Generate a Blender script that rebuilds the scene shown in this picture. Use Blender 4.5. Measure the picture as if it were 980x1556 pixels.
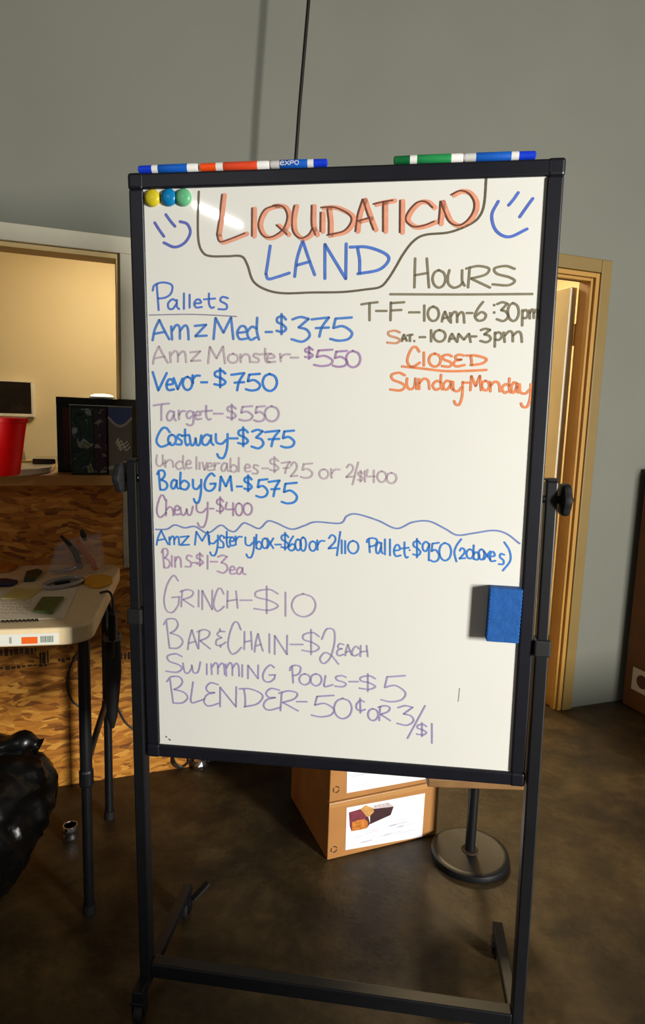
import bpy, math, random
from mathutils import Vector, Matrix, noise
random.seed(7)
S = bpy.context.scene
for o in list(bpy.data.objects): bpy.data.objects.remove(o)
COL = S.collection
PI = math.pi

# ------------------------------------------------------------------ camera
F, PITCH, ROLL, HC = 964.2, 0.142, 0.0329, 1.3783
_f = Vector((0, math.cos(PITCH), -math.sin(PITCH)))
_r = Vector((1, 0, 0)); _u = _r.cross(_f)
CR = math.cos(ROLL)*_r + math.sin(ROLL)*_u
CU = -math.sin(ROLL)*_r + math.cos(ROLL)*_u
C0 = Vector((0, 0, HC))
cam = bpy.data.cameras.new('camera'); camo = bpy.data.objects.new('camera', cam); COL.objects.link(camo)
Mc = Matrix((CR, CU, -_f)).transposed().to_4x4(); Mc.translation = C0
camo.matrix_world = Mc
cam.sensor_fit = 'VERTICAL'; cam.sensor_height = 36.0; cam.lens = 36.0*F/1556.0
cam.clip_start = 0.02; cam.clip_end = 100
S.camera = camo

def ray(u, v): return CR*((u-490)/F) - CU*((v-778)/F) + _f
def on_plane(u, v, p, n):
    r = ray(u, v); return C0 + r*((p-C0).dot(n)/r.dot(n))
def on_z(u, v, z=0.0): return on_plane(u, v, Vector((0, 0, z)), Vector((0, 0, 1)))

# ------------------------------------------------------------------ world, lights, exposure
S.view_settings.view_transform = 'Standard'; S.view_settings.look = 'None'
S.view_settings.gamma = 1.0; S.view_settings.use_curve_mapping = False
S.view_settings.exposure = 0.0
w = bpy.data.worlds.new('warehouse_air'); S.world = w; w.use_nodes = True
bg = w.node_tree.nodes['Background']; bg.inputs[0].default_value = (1.0, 0.92, 0.76, 1); bg.inputs[1].default_value = 0.055

def area(name, loc, target, sx, sy, power, col):
    l = bpy.data.lights.new(name, 'AREA'); l.shape = 'RECTANGLE'; l.size = sx; l.size_y = sy
    l.energy = power; l.color = col
    o = bpy.data.objects.new(name, l); COL.objects.link(o); o.location = loc
    o.rotation_euler = (Vector(target)-Vector(loc)).to_track_quat('-Z', 'Y').to_euler()
    return o
# daylight through the open loading door, right of and behind the camera
area('loading_door_light', (3.75, -2.1, 1.55), (0.0, 1.6, 1.0), 0.6, 1.2, 430, (1.0, 0.98, 0.925))
# ceiling tubes of the hall
tube_a, tube_b = Vector((-3.72, -6.04, 4.0)), Vector((-3.49, -7.07, 4.0))
t = area('ceiling_tube_light', (tube_a+tube_b)/2, (tube_a+tube_b)/2+Vector((0, 0, -1)), 1.10, 0.05, 110, (1, 0.98, 0.94))
t.rotation_euler = (0, 0, math.atan2((tube_b-tube_a).y, (tube_b-tube_a).x))
# warm lamps of the back room
area('office_ceiling_light', (-1.0, 3.7, 2.55), (-1.0, 3.7, 0), 0.6, 0.6, 26, (1.0, 0.80, 0.50))
area('hallway_ceiling_light', (0.55, 4.1, 2.6), (0.75, 2.6, 0), 0.4, 0.4, 42, (1.0, 0.76, 0.42))

# ------------------------------------------------------------------ materials
def lin(c):
    return tuple((x/255/12.92 if x/255 <= 0.04045 else ((x/255+0.055)/1.055)**2.4) for x in c) + (1,)
def mat(name, c, rough=0.6, metal=0.0, var=0.0, scale=8.0, bump=0.0, coat=0.0, trans=0.0, emit=None, estr=0, spec=None, alpha=1.0, var_col=None):
    m = bpy.data.materials.new(name); m.use_nodes = True
    nt = m.node_tree; b = nt.nodes['Principled BSDF']
    col = lin(c); b.inputs['Base Color'].default_value = col
    b.inputs['Roughness'].default_value = rough; b.inputs['Metallic'].default_value = metal
    if spec is not None: b.inputs['Specular IOR Level'].default_value = spec
    if coat: b.inputs['Coat Weight'].default_value = coat; b.inputs['Coat Roughness'].default_value = 0.08
    if trans: b.inputs['Transmission Weight'].default_value = trans
    if alpha < 1: b.inputs['Alpha'].default_value = alpha
    if emit: b.inputs['Emission Color'].default_value = lin(emit); b.inputs['Emission Strength'].default_value = estr
    if var or bump:
        tc = nt.nodes.new('ShaderNodeTexCoord'); no = nt.nodes.new('ShaderNodeTexNoise')
        no.inputs['Scale'].default_value = scale; no.inputs['Detail'].default_value = 6
        nt.links.new(tc.outputs['Object'], no.inputs['Vector'])
        if var:
            rp = nt.nodes.new('ShaderNodeValToRGB')
            d = var_col and lin(var_col) or tuple(x*(1-var) for x in col[:3])+(1,)
            e = tuple(min(1, x*(1+var*0.6)) for x in col[:3])+(1,)
            rp.color_ramp.elements[0].position = 0.3; rp.color_ramp.elements[0].color = d
            rp.color_ramp.elements[1].position = 0.7; rp.color_ramp.elements[1].color = e
            nt.links.new(no.outputs['Fac'], rp.inputs['Fac']); nt.links.new(rp.outputs['Color'], b.inputs['Base Color'])
        if bump:
            bp = nt.nodes.new('ShaderNodeBump'); bp.inputs['Strength'].default_value = bump; bp.inputs['Distance'].default_value = 0.01
            nt.links.new(no.outputs['Fac'], bp.inputs['Height']); nt.links.new(bp.outputs['Normal'], b.inputs['Normal'])
    return m

def floor_mat():
    m = bpy.data.materials.new('stained_concrete'); m.use_nodes = True; nt = m.node_tree; b = nt.nodes['Principled BSDF']
    tc = nt.nodes.new('ShaderNodeTexCoord')
    def N(s, d=6, r=0.55, dist=0.0):
        n = nt.nodes.new('ShaderNodeTexNoise'); n.inputs['Scale'].default_value = s; n.inputs['Detail'].default_value = d
        n.inputs['Roughness'].default_value = r; n.inputs['Distortion'].default_value = dist
        nt.links.new(tc.outputs['Object'], n.inputs['Vector']); return n
    def R(src, p0, c0, p1, c1):
        r = nt.nodes.new('ShaderNodeValToRGB'); e = r.color_ramp.elements
        e[0].position = p0; e[0].color = c0; e[1].position = p1; e[1].color = c1
        nt.links.new(src, r.inputs['Fac']); return r
    a = R(N(2.6, 8, 0.6, 0.4).outputs['Fac'], 0.36, lin((48, 37, 20)), 0.66, lin((92, 74, 44)))
    k = R(N(9, 8, 0.65).outputs['Fac'], 0.42, (0.45, 0.43, 0.40, 1), 0.62, (1, 1, 1, 1))
    g = R(N(40, 4).outputs['Fac'], 0.3, (0.75, 0.75, 0.75, 1), 0.7, (1.1, 1.1, 1.05, 1))
    def MX(x, y, f=1.0):
        q = nt.nodes.new('ShaderNodeMix'); q.data_type = 'RGBA'; q.blend_type = 'MULTIPLY'; q.inputs['Factor'].default_value = f
        nt.links.new(x, q.inputs['A']); nt.links.new(y, q.inputs['B']); return q.outputs['Result']
    nt.links.new(MX(MX(a.outputs['Color'], k.outputs['Color'], 0.8), g.outputs['Color'], 0.6), b.inputs['Base Color'])
    b.inputs['Roughness'].default_value = 0.5; b.inputs['Specular IOR Level'].default_value = 0.35
    bp = nt.nodes.new('ShaderNodeBump'); bp.inputs['Strength'].default_value = 0.25; bp.inputs['Distance'].default_value = 0.01
    nt.links.new(k.outputs['Color'], bp.inputs['Height']); nt.links.new(bp.outputs['Normal'], b.inputs['Normal'])
    return m

def osb_mat():
    m = bpy.data.materials.new('osb_flakes'); m.use_nodes = True; nt = m.node_tree; b = nt.nodes['Principled BSDF']
    tc = nt.nodes.new('ShaderNodeTexCoord')
    def layer(rot, sc, seed):
        mp = nt.nodes.new('ShaderNodeMapping'); mp.inputs['Rotation'].default_value = (0, rot, 0)
        mp.inputs['Scale'].default_value = sc; mp.inputs['Location'].default_value = (seed, 0, seed*2)
        nz = nt.nodes.new('ShaderNodeTexNoise'); nz.inputs['Scale'].default_value = 5
        ad = nt.nodes.new('ShaderNodeMix'); ad.data_type = 'RGBA'; ad.blend_type = 'LINEAR_LIGHT'; ad.inputs['Factor'].default_value = 0.05
        nt.links.new(tc.outputs['Object'], nz.inputs['Vector'])
        nt.links.new(tc.outputs['Object'], ad.inputs['A']); nt.links.new(nz.outputs['Color'], ad.inputs['B'])
        nt.links.new(ad.outputs['Result'], mp.inputs['Vector'])
        v = nt.nodes.new('ShaderNodeTexVoronoi'); v.inputs['Scale'].default_value = 1.0; v.inputs['Randomness'].default_value = 1.0
        nt.links.new(mp.outputs['Vector'], v.inputs['Vector'])
        s = nt.nodes.new('ShaderNodeSeparateColor'); nt.links.new(v.outputs['Color'], s.inputs['Color'])
        return s
    a = layer(0.5, (20, 1, 66), 1.3); c = layer(-0.9, (22, 1, 70), 5.1)
    mx = nt.nodes.new('ShaderNodeMix'); mx.data_type = 'FLOAT'
    nf = nt.nodes.new('ShaderNodeTexNoise'); nf.inputs['Scale'].default_value = 1.0; nf.inputs['Detail'].default_value = 5
    mpf = nt.nodes.new('ShaderNodeMapping'); mpf.inputs['Scale'].default_value = (14, 1, 90); mpf.inputs['Rotation'].default_value = (0, .2, 0); nt.links.new(tc.outputs['Object'], mpf.inputs['Vector']); nt.links.new(mpf.outputs['Vector'], nf.inputs['Vector'])
    gt = nt.nodes.new('ShaderNodeMath'); gt.operation = 'GREATER_THAN'; gt.inputs[1].default_value = 0.5
    nt.links.new(a.outputs['Green'], gt.inputs[0]); nt.links.new(gt.outputs[0], mx.inputs['Factor'])
    nt.links.new(a.outputs['Red'], mx.inputs['A']); nt.links.new(c.outputs['Red'], mx.inputs['B'])
    rp = nt.nodes.new('ShaderNodeValToRGB'); el = rp.color_ramp.elements
    el[0].position = 0.18; el[0].color = lin((112, 62, 8)); el[1].position = 0.82; el[1].color = lin((230, 166, 68))
    q = el.new(0.36); q.color = lin((172, 104, 24)); q = el.new(0.6); q.color = lin((204, 134, 42))
    m2 = nt.nodes.new('ShaderNodeMix'); m2.data_type = 'FLOAT'; m2.inputs['Factor'].default_value = 0.45
    nt.links.new(mx.outputs['Result'], m2.inputs['A']); nt.links.new(nf.outputs['Fac'], m2.inputs['B'])
    nt.links.new(m2.outputs['Result'], rp.inputs['Fac']); nt.links.new(rp.outputs['Color'], b.inputs['Base Color'])
    b.inputs['Roughness'].default_value = 0.6
    bp = nt.nodes.new('ShaderNodeBump'); bp.inputs['Strength'].default_value = 0.4; bp.inputs['Distance'].default_value = 0.004
    nt.links.new(mx.outputs['Result'], bp.inputs['Height']); nt.links.new(bp.outputs['Normal'], b.inputs['Normal'])
    return m

M_wall = mat('grey_wall_paint', (113, 114, 103), 0.75, var=0.05, scale=2.5, bump=0.03)
M_cream = mat('cream_wall_paint', (228, 214, 180), 0.8, var=0.03, scale=2)
M_white_trim = mat('white_trim_paint', (196, 190, 168), 0.6, var=0.05, scale=6)
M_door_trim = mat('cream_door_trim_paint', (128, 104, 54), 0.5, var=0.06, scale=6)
M_lining = mat('warm_lining_paint', (206, 178, 120), 0.5, var=0.06, scale=6)
M_door = mat('beige_door_paint', (234, 224, 196), 0.5, var=0.05, scale=4)
M_floor = floor_mat(); M_osb = osb_mat()
M_black = mat('black_powder_coat', (15, 16, 20), 0.42, var=0.2, scale=30)
M_frame = mat('black_frame_plastic', (20, 21, 29), 0.38, var=0.15, scale=25)
M_rubber = mat('black_rubber', (9, 9, 10), 0.7, var=0.2, scale=40)
M_steel = mat('bright_steel', (190, 190, 195), 0.25, 1.0, var=0.1, scale=30)
M_board = mat('whiteboard_enamel', (228, 227, 219), 0.035, var=0.02, scale=3, spec=0.5)
M_blueplastic = mat('blue_cap_plastic', (18, 58, 205), 0.35, var=0.08, scale=50)
M_bluelabel = mat('blue_label', (20, 92, 190), 0.4, var=0.08, scale=50)
M_orangecap = mat('orange_cap_plastic', (246, 82, 22), 0.35, var=0.08, scale=50)
M_redlabel = mat('red_orange_label', (222, 74, 40), 0.4, var=0.08, scale=50)
M_greencap = mat('green_cap_plastic', (12, 100, 52), 0.35, var=0.1, scale=50)
M_greenlabel = mat('green_label', (34, 140, 76), 0.4, var=0.08, scale=50)
M_whiteplastic = mat('white_barrel_plastic', (232, 230, 226), 0.35, var=0.04, scale=40)
M_card = mat('cardboard', (172, 118, 60), 0.75, var=0.10, scale=14, bump=0.05)
M_carddark = mat('brown_cardboard', (120, 72, 24), 0.75, var=0.2, scale=7, bump=0.05)
M_tape = mat('packing_tape', (186, 136, 80), 0.25, var=0.08, scale=10)
M_paper = mat('white_paper', (240, 238, 240), 0.6, var=0.02, scale=10)
M_wood = mat('brown_wood', (134, 98, 58), 0.5, var=0.25, scale=12)
M_ledge = mat('ledge_wood', (196, 150, 84), 0.5, var=0.2, scale=9)
M_tablewhite = mat('white_table_plastic', (236, 212, 168), 0.45, var=0.05, scale=20, bump=0.05)
M_laminate = mat('white_laminate', (238, 230, 212), 0.2, var=0.03, scale=8)
M_red = mat('red_plastic', (250, 14, 22), 0.35, var=0.04, scale=6)
_n = M_red.node_tree; _t = _n.nodes.new('ShaderNodeBsdfTranslucent'); _t.inputs[0].default_value = lin((255, 20, 26)); _x = _n.nodes.new('ShaderNodeMixShader'); _x.inputs[0].default_value = 0.6
_n.links.new(_n.nodes['Principled BSDF'].outputs[0], _x.inputs[1]); _n.links.new(_t.outputs[0], _x.inputs[2]); _n.links.new(_x.outputs[0], _n.nodes['Material Output'].inputs['Surface'])
M_blackgloss = mat('black_gloss', (20, 16, 14), 0.15, var=0.3, scale=5)
M_screen = mat('dark_screen', (38, 32, 24), 0.2, var=0.4, scale=12)
M_bag = mat('black_bag_plastic', (9, 9, 10), 0.32, var=0.3, scale=9, bump=0.5)
M_wire = mat('black_cable_jacket', (20, 19, 18), 0.5, var=0.2, scale=40)
M_eraser = mat('blue_eraser_foam', (2, 84, 160), 0.75, var=0.12, scale=60, bump=0.2)
M_felt = mat('dark_blue_felt', (14, 44, 92), 0.9, var=0.2, scale=90)
INK = {}
def ink(c):
    if c not in INK: INK[c] = mat('marker_ink_%d' % len(INK), c, 0.35, var=0.12, scale=60)
    return INK[c]

# ------------------------------------------------------------------ mesh helpers
class MB:
    def __init__(s): s.v = []; s.f = []; s.mi = []; s.m = Matrix()
    def add(s, vs, fs, mi=0):
        n = len(s.v); s.v += [tuple(s.m @ Vector(p)) for p in vs]; s.f += [tuple(i+n for i in f) for f in fs]; s.mi += [mi]*len(fs)
    def box(s, x0, x1, y0, y1, z0, z1, mi=0):
        s.add([(x0,y0,z0),(x1,y0,z0),(x1,y1,z0),(x0,y1,z0),(x0,y0,z1),(x1,y0,z1),(x1,y1,z1),(x0,y1,z1)],
              [(0,3,2,1),(4,5,6,7),(0,1,5,4),(1,2,6,5),(2,3,7,6),(3,0,4,7)], mi); return s
    def lathe(s, prof, seg=28, axis='z', c=(0,0,0), mi=0, arc=None, wob=None):
        vs = []; fs = []
        for r, h in prof:
            for k in range(seg):
                a = 2*PI*k/seg; rr = r*(wob(a, h) if wob else 1)
                p = (rr*math.cos(a), rr*math.sin(a), h)
                if axis == 'x': p = (p[2], p[0], p[1])
                if axis == 'y': p = (p[0], -p[2], p[1])
                vs.append((p[0]+c[0], p[1]+c[1], p[2]+c[2]))
        for i in range(len(prof)-1):
            for k in range(seg):
                k2 = (k+1) % seg; fs.append((i*seg+k, i*seg+k2, (i+1)*seg+k2, (i+1)*seg+k))
        fs.append(tuple(range(seg))[::-1]); fs.append(tuple((len(prof)-1)*seg+k for k in range(seg)))
        s.add(vs, fs, mi); return s
    def tube(s, pts, r, seg=10, mi=0, radii=None):
        pts = [Vector(p) for p in pts]; vs = []; fs = []; up = None
        for i, p in enumerate(pts):
            d = (pts[min(i+1, len(pts)-1)]-pts[max(i-1, 0)]).normalized()
            if up is None: up = d.orthogonal().normalized()
            up = (up-d*up.dot(d)).normalized(); sd = d.cross(up); rr = radii[i] if radii else r
            for k in range(seg):
                a = 2*PI*k/seg; vs.append(p+up*math.cos(a)*rr+sd*math.sin(a)*rr)
        for i in range(len(pts)-1):
            for k in range(seg):
                k2 = (k+1) % seg; fs.append((i*seg+k, i*seg+k2, (i+1)*seg+k2, (i+1)*seg+k))
        fs.append(tuple(range(seg))[::-1]); fs.append(tuple((len(pts)-1)*seg+k for k in range(seg)))
        s.add(vs, fs, mi); return s
    def beam(s, a, b, w, h):            # rectangular bar from a to b
        a, b = Vector(a), Vector(b); d = (b-a).normalized(); up = Vector((0,0,1)) if abs(d.z) < 0.9 else Vector((0,1,0))
        sd = d.cross(up).normalized(); up = sd.cross(d); vs = []
        for p in (a, b):
            for i, j in ((-1,-1),(1,-1),(1,1),(-1,1)): vs.append(p+sd*i*w/2+up*j*h/2)
        s.add(vs, [(0,1,2,3),(7,6,5,4),(0,4,5,1),(1,5,6,2),(2,6,7,3),(3,7,4,0)]); return s
    def prism(s, poly, z0, z1, mi=0):
        n = len(poly); vs = [(x,y,z0) for x,y in poly]+[(x,y,z1) for x,y in poly]
        s.add(vs, [tuple(range(n))[::-1], tuple(range(n,2*n))]+[(i,(i+1)%n,(i+1)%n+n,i+n) for i in range(n)], mi); return s
    def build(s, name, mats, parent=None, mw=None, bevel=0.0, seg=2, smooth=False, sub=0):
        me = bpy.data.meshes.new(name); me.from_pydata(s.v, [], s.f); 
        for m in (mats if isinstance(mats, (list, tuple)) else [mats]): me.materials.append(m)
        me.polygons.foreach_set('material_index', s.mi)
        me.update(); me.validate()
        import bmesh
        bm = bmesh.new(); bm.from_mesh(me); bmesh.ops.recalc_face_normals(bm, faces=bm.faces); bm.to_mesh(me); bm.free()
        o = bpy.data.objects.new(name, me); COL.objects.link(o)
        if parent: o.parent = parent
        if mw is not None:
            if parent: o.matrix_local = mw
            else: o.matrix_world = mw
        if bevel:
            b = o.modifiers.new('bevel', 'BEVEL'); b.width = bevel; b.segments = seg; b.limit_method = 'ANGLE'; b.angle_limit = math.radians(40)
        if sub:
            u = o.modifiers.new('subdivision', 'SUBSURF'); u.levels = sub; u.render_levels = sub
        if smooth: 
            for p in me.polygons: p.use_smooth = True
            me.set_sharp_from_angle(angle=math.radians(42))
        return o
def tag(o, label=None, cat=None, group=None, kind=None):
    if label: o['label'] = label
    if cat: o['category'] = cat
    if group: o['group'] = group
    if kind: o['kind'] = kind
    return o
def empty(name, mw, label, cat, group=None):
    o = bpy.data.objects.new(name, None); o.empty_display_size = 0.05; COL.objects.link(o); o.matrix_world = mw
    return tag(o, label, cat, group)
def frame(o, x, y, z=(0,0,1)):
    x = Vector(x).normalized(); z = Vector(z).normalized(); y = z.cross(x).normalized(); x = y.cross(z)
    m = Matrix((x, y, z)).transposed().to_4x4(); m.translation = Vector(o); return m
def T(x, y, z): return Matrix.Translation((x, y, z))
def RZ(a): return Matrix.Rotation(a, 4, 'Z')

def catmull(p, closed=False, n=6):
    if len(p) < 3: return [Vector(q) for q in p]
    out = []; p = [Vector(q) for q in p]
    for i in range(len(p)-1):
        a = p[i-1] if i else p[0]*2-p[1]; b = p[i]; c = p[i+1]; d = p[i+2] if i+2 < len(p) else p[-1]*2-p[-2]
        for k in range(n):
            t = k/n; out.append(0.5*((2*b)+(c-a)*t+(2*a-5*b+4*c-d)*t*t+(3*b-a-3*c+d)*t**3))
    out.append(p[-1]); return out
def ribbon(mb, pts, w, y=0.0):
    """flat pen stroke in the local xz plane (ink lying on a surface)"""
    pts = [Vector((p[0], p[1])) for p in pts]
    q = [pts[0]]
    for p in pts[1:]:
        if (p-q[-1]).length > 1e-4: q.append(p)
    if len(q) < 2: q.append(q[0]+Vector((1e-4, 0)))
    vs = []; n = len(q)
    d0 = (q[1]-q[0]).normalized()*w*0.35; d1 = (q[-1]-q[-2]).normalized()*w*0.35
    q = [q[0]-d0]+q+[q[-1]+d1]; n += 2
    for i in range(n):
        d = (q[min(i+1, n-1)]-q[max(i-1, 0)]).normalized(); nn = Vector((-d.y, d.x)); k = 0.55 if i in (0, n-1) else 1.0
        for sgn in (-1, 1): p = q[i]+nn*sgn*w/2*k; vs.append((p.x, y, p.y))
    mb.add(vs, [(2*i, 2*i+1, 2*i+3, 2*i+2) for i in range(n-1)])

# ------------------------------------------------------------------ handwriting glyphs, unit box, y down
OV = [(.5,0),(.15,.15),(0,.5),(.15,.85),(.5,1),(.85,.85),(1,.5),(.85,.15),(.45,0)]
G = {
'L':[[(.2,0),(.1,.5),(.02,.85)],[(.02,.85),(.12,1),(.45,.95),(1,.82)]],
'I':[[(.5,0),(.45,1)]], '1':[[(.5,0),(.5,1)]], 'l':[[(.5,0),(.5,1)]], 'i':[[(.5,0),(.5,1)]],
'Q':[[(.6,0),(.2,.15),(0,.6),(.15,.95),(.45,1),(.85,.75),(1,.35),(.85,.05),(.5,0)],[(.62,.62),(.98,.92)]],
'U':[[(.1,0),(.0,.4),(.05,.8),(.35,1),(.7,.9),(.88,.7)],[(.85,0),(.85,.6),(1,.9)]],
'D':[[(.2,.06),(.25,.5),(.25,.98)],[(0,.02),(.45,.02),(.9,.25),(1,.5),(.75,.85),(.2,1)]],
'A':[[(0,1),(.12,.5),(.4,0)],[(.4,0),(.7,.5),(1,.95)],[(.1,.68),(.75,.58)]],
'T':[[(0,.12),(.5,.05),(1,0)],[(.5,.05),(.5,1)]],
'C':[[(.95,.25),(.7,.02),(.4,.05),(.1,.4),(0,.75),(.25,1),(.6,.97),(1,.8)]],
'N':[[(.05,1),(.05,.02)],[(.05,.02),(.95,1)],[(.95,1),(.97,.0)]],
'H':[[(.05,0),(.0,1)],[(.85,0),(1,1)],[(.02,.58),(.92,.5)]],
'R':[[(.15,.05),(.08,1)],[(0,.12),(.5,0),(.95,.12),(.8,.4),(.2,.58)],[(.2,.58),(1,1)]],
'S':[[(1,.15),(.6,0),(.1,.12),(.2,.4),(.75,.58),(1,.78),(.7,1),(0,.95)]],
'F':[[(.05,0),(.02,1)],[(.05,.05),(1,0)],[(.05,.45),(.8,.42)]],
'P':[[(.2,.05),(.3,1)],[(0,.3),(.1,.1),(.5,0),(.95,.1),(.9,.4),(.6,.55),(.25,.58)]],
'M':[[(0,1),(.1,.02)],[(.1,.02),(.5,.7)],[(.5,.7),(.88,.0)],[(.88,0),(1,1)]],
'V':[[(0,0),(.4,1)],[(.4,1),(1,.05)]],
'G':[[(.9,.15),(.6,0),(.2,.25),(0,.65),(.15,.95),(.55,1),(.9,.8),(.95,.6)],[(.5,.6),(1,.58)]],
'B':[[(.15,.1),(.3,.95)],[(0,.2),(.2,.02),(.6,.02),(.75,.2),(.6,.38),(.35,.48)],[(.35,.48),(.8,.58),(1,.78),(.75,.97),(.3,.98)]],
'E':[[(.95,.08),(.45,.0),(.15,.2),(.3,.4),(.7,.42)],[(.7,.42),(.2,.52),(0,.8),(.3,1),(1,.88)]],
'O':[OV], '0':[OV], 'o':[OV],
'w':[[(0,.1),(.1,.9),(.3,1),(.48,.6),(.5,.3)],[(.5,.3),(.6,.95),(.85,.9),(1,.0)]],
'&':[[(.9,.15),(.4,.15),(.2,.32),(.6,.48)],[(.6,.48),(.15,.6),(.1,.85),(.5,.9),(1,.72)],[(.45,0),(.45,.15)],[(.5,.85),(.5,1)]],
'Y':[[(0,0),(.45,.5)],[(1,0),(.4,1)]],
'2':[[(.05,.25),(.4,0),(.85,.15),(.8,.5),(0,1)],[(0,1),(1,.95)]],
'²':[[(.1,.3),(.35,.02),(.75,.05),(.78,.4),(.55,.82),(.2,.98),(.0,.85),(.25,.68),(.6,.75),(1,1)]],
'3':[[(.05,.1),(.5,0),(.95,.08)],[(.95,.08),(.4,.42)],[(.4,.42),(.85,.52),(1,.78),(.6,1),(0,.9)]],
'4':[[(.1,0),(.0,.5),(.9,.52)],[(.8,.05),(.8,1)]],
'5':[[(.25,.05),(1,.0)],[(.25,.05),(.15,.45)],[(.15,.45),(.6,.38),(1,.65),(.85,.92),(.4,1),(0,.92)]],
'6':[[(.75,0),(.3,.35),(.0,.75),(.3,1),(.8,.95),(1,.7),(.6,.55),(.1,.75)]],
'7':[[(0,.1),(1,.0)],[(1,0),(.6,.5),(.45,1)],[(.25,.55),(1,.52)]],
'9':[[(.9,.15),(.5,0),(.1,.15),(.1,.4),(.5,.5),(.9,.2)],[(.9,.1),(.85,1)]],
'$':[[(.95,.28),(.6,.12),(.1,.2),(.1,.4),(.6,.52),(.95,.72),(.6,.88),(0,.82)],[(.5,0),(.5,1)]],
'¢':[[(.9,.25),(.5,.15),(.1,.4),(.1,.7),(.5,.85),(1,.75)],[(.45,0),(.5,1)]],
'-':[[(0,.5),(1,.5)]], '.':[[(.4,.5),(.6,.5)]], ':':[[(.5,0),(.5,.12)],[(.5,.88),(.5,1)]],
'/':[[(1,0),(0,1)]], '(':[[(1,0),(.3,.3),(.0,.6),(.3,1)]], ')':[[(.2,0),(.9,.3),(1,.65),(.0,1)]],
'a':[[(.75,.15),(.4,.0),(.05,.4),(.1,.9),(.45,.95),(.8,.4)],[(.8,.05),(.8,.7),(1,1)]],
'b':[[(.1,0),(.05,.5),(.08,.95)],[(.08,.65),(.5,.48),(1,.7),(.7,1),(.08,.95)]],
'c':[[(.95,.15),(.5,0),(.05,.5),(.4,1),(1,.85)]],
'd':[[(.8,.5),(.4,.42),(.02,.7),(.3,1),(.75,.9)],[(.85,0),(.82,.6),(1,1)]],
'e':[[(.1,.5),(.85,.4),(.7,.05),(.3,.05),(.0,.5),(.25,.95),(1,.9)]],
'g':[[(.85,.1),(.4,0),(.05,.25),(.3,.52),(.85,.3)],[(.85,.05),(.85,.8),(.5,1),(.05,.9)]],
'h':[[(.1,0),(.05,1)],[(.08,.65),(.5,.45),(.9,.6),(1,1)]],
'm':[[(.0,.1),(.05,1)],[(.05,.4),(.3,.02),(.48,.2),(.5,.95)],[(.5,.4),(.78,.05),(.95,.25),(1,1)]],
'n':[[(.05,.05),(.08,1)],[(.08,.45),(.5,.05),(.9,.25),(1,1)]],
'p':[[(.1,0),(.05,1)],[(.1,.1),(.6,.0),(1,.2),(.7,.5),(.1,.5)]],
'r':[[(.1,.0),(.15,1)],[(.13,.5),(.5,.1),(1,.08)]],
's':[[(.95,.1),(.4,0),(.2,.3),(.8,.6),(.75,.95),(.0,.95)]],
't':[[(.45,0),(.45,.7),(.65,1),(.9,.95)],[(0,.42),(1,.36)]],
'u':[[(.05,0),(.02,.6),(.3,1),(.75,.8),(.88,0)],[(.88,.1),(1,1)]],
'v':[[(0,0),(.45,1)],[(.45,1),(1,.05)]],
'y':[[(.05,.0),(.1,.35),(.5,.42),(.85,.25)],[(.95,.0),(.9,.6),(.65,1),(.3,1),(.15,.85)]],
'x':[[(0,0),(1,1)],[(1,0),(0,1)]],
'z':[[(0,.1),(.95,.0)],[(.95,0),(.05,.95)],[(.05,.95),(1,.9)]],
}
def glyph(ch, x0, x1, y0, y1):
    return [catmull([(x0+(x1-x0)*a, y0+(y1-y0)*b, 0) for a, b in st]) for st in G[ch]]

# ================================================================== SETTING
WY, WA = 2.5508, 0.3484
WT = Vector((math.cos(WA), math.sin(WA), 0)); WN = Vector((-math.sin(WA), math.cos(WA), 0))   # along the wall, into the wall
MW = frame((0, WY, 0), WT, WN)                   # wall frame: x along, y into the wall, z up
MWi = MW.inverted()
def w_at(u, v, off=0.0):                          # a point on the wall plane, in wall coordinates
    return MWi @ on_plane(u, v, Vector((0, WY, 0))+WN*off, WN)

tag(MB().box(-4.5, 5.5, -3.0, 9.0, -0.1, 0).build('floor', M_floor), kind='structure')
TH = 0.09
OL, OR_, OZ0, OZ1 = -3.2, -0.775, 1.140, 1.925     # counter opening
DL, DR, DZ = 0.42, 1.266, 2.055                   # doorway
b = MB()
b.box(-3.8, OL, 0, TH, 0, 4.6); b.box(OL, OR_, 0, TH, 0, OZ0); b.box(OL, OR_, 0, TH, OZ1, 4.6)
b.box(OR_, DL, 0, TH, 0, 4.6); b.box(DL, DR, 0, TH, DZ, 4.6); b.box(DR, 4.2, 0, TH, 0, 4.6)
tag(b.build('wall_back', M_wall, mw=MW), kind='structure')
# rooms behind
RB = 2.3
b = MB(); b.box(-3.9, 3.0, RB, RB+0.1, 0, 2.75); tag(b.build('wall_office_back', M_cream, mw=MW), kind='structure')
b = MB(); b.box(-3.9, -3.8, TH, RB, 0, 2.75); tag(b.build('wall_office_left', M_cream, mw=MW), kind='structure')
b = MB(); b.box(2.0, 2.1, TH, RB, 0, 2.75); tag(b.build('wall_hallway_right', M_cream, mw=MW), kind='structure')
b = MB(); b.box(-3.9, 2.1, TH, RB+0.1, 2.75, 2.85); tag(b.build('ceiling', M_cream, mw=MW), kind='structure')
b = MB(); b.box(-3.8, 2.0, TH+0.001, TH+0.012, 0, OZ0-0.05); b.box(-3.8, OL, TH+0.001, TH+0.012, OZ0-0.05, 2.75)
b.box(OR_+0.01, DL-0.05, TH+0.001, TH+0.012, OZ0-0.05, 2.75); b.box(OL, OR_+0.01, TH+0.001, TH+0.012, OZ1, 2.75)
b = MB(); b.box(OR_+0.02, DL-0.06, TH+0.001, TH+0.02, 0, 2.74); tag(b.build('wall_office_front', M_cream, mw=MW), kind='structure')
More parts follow.
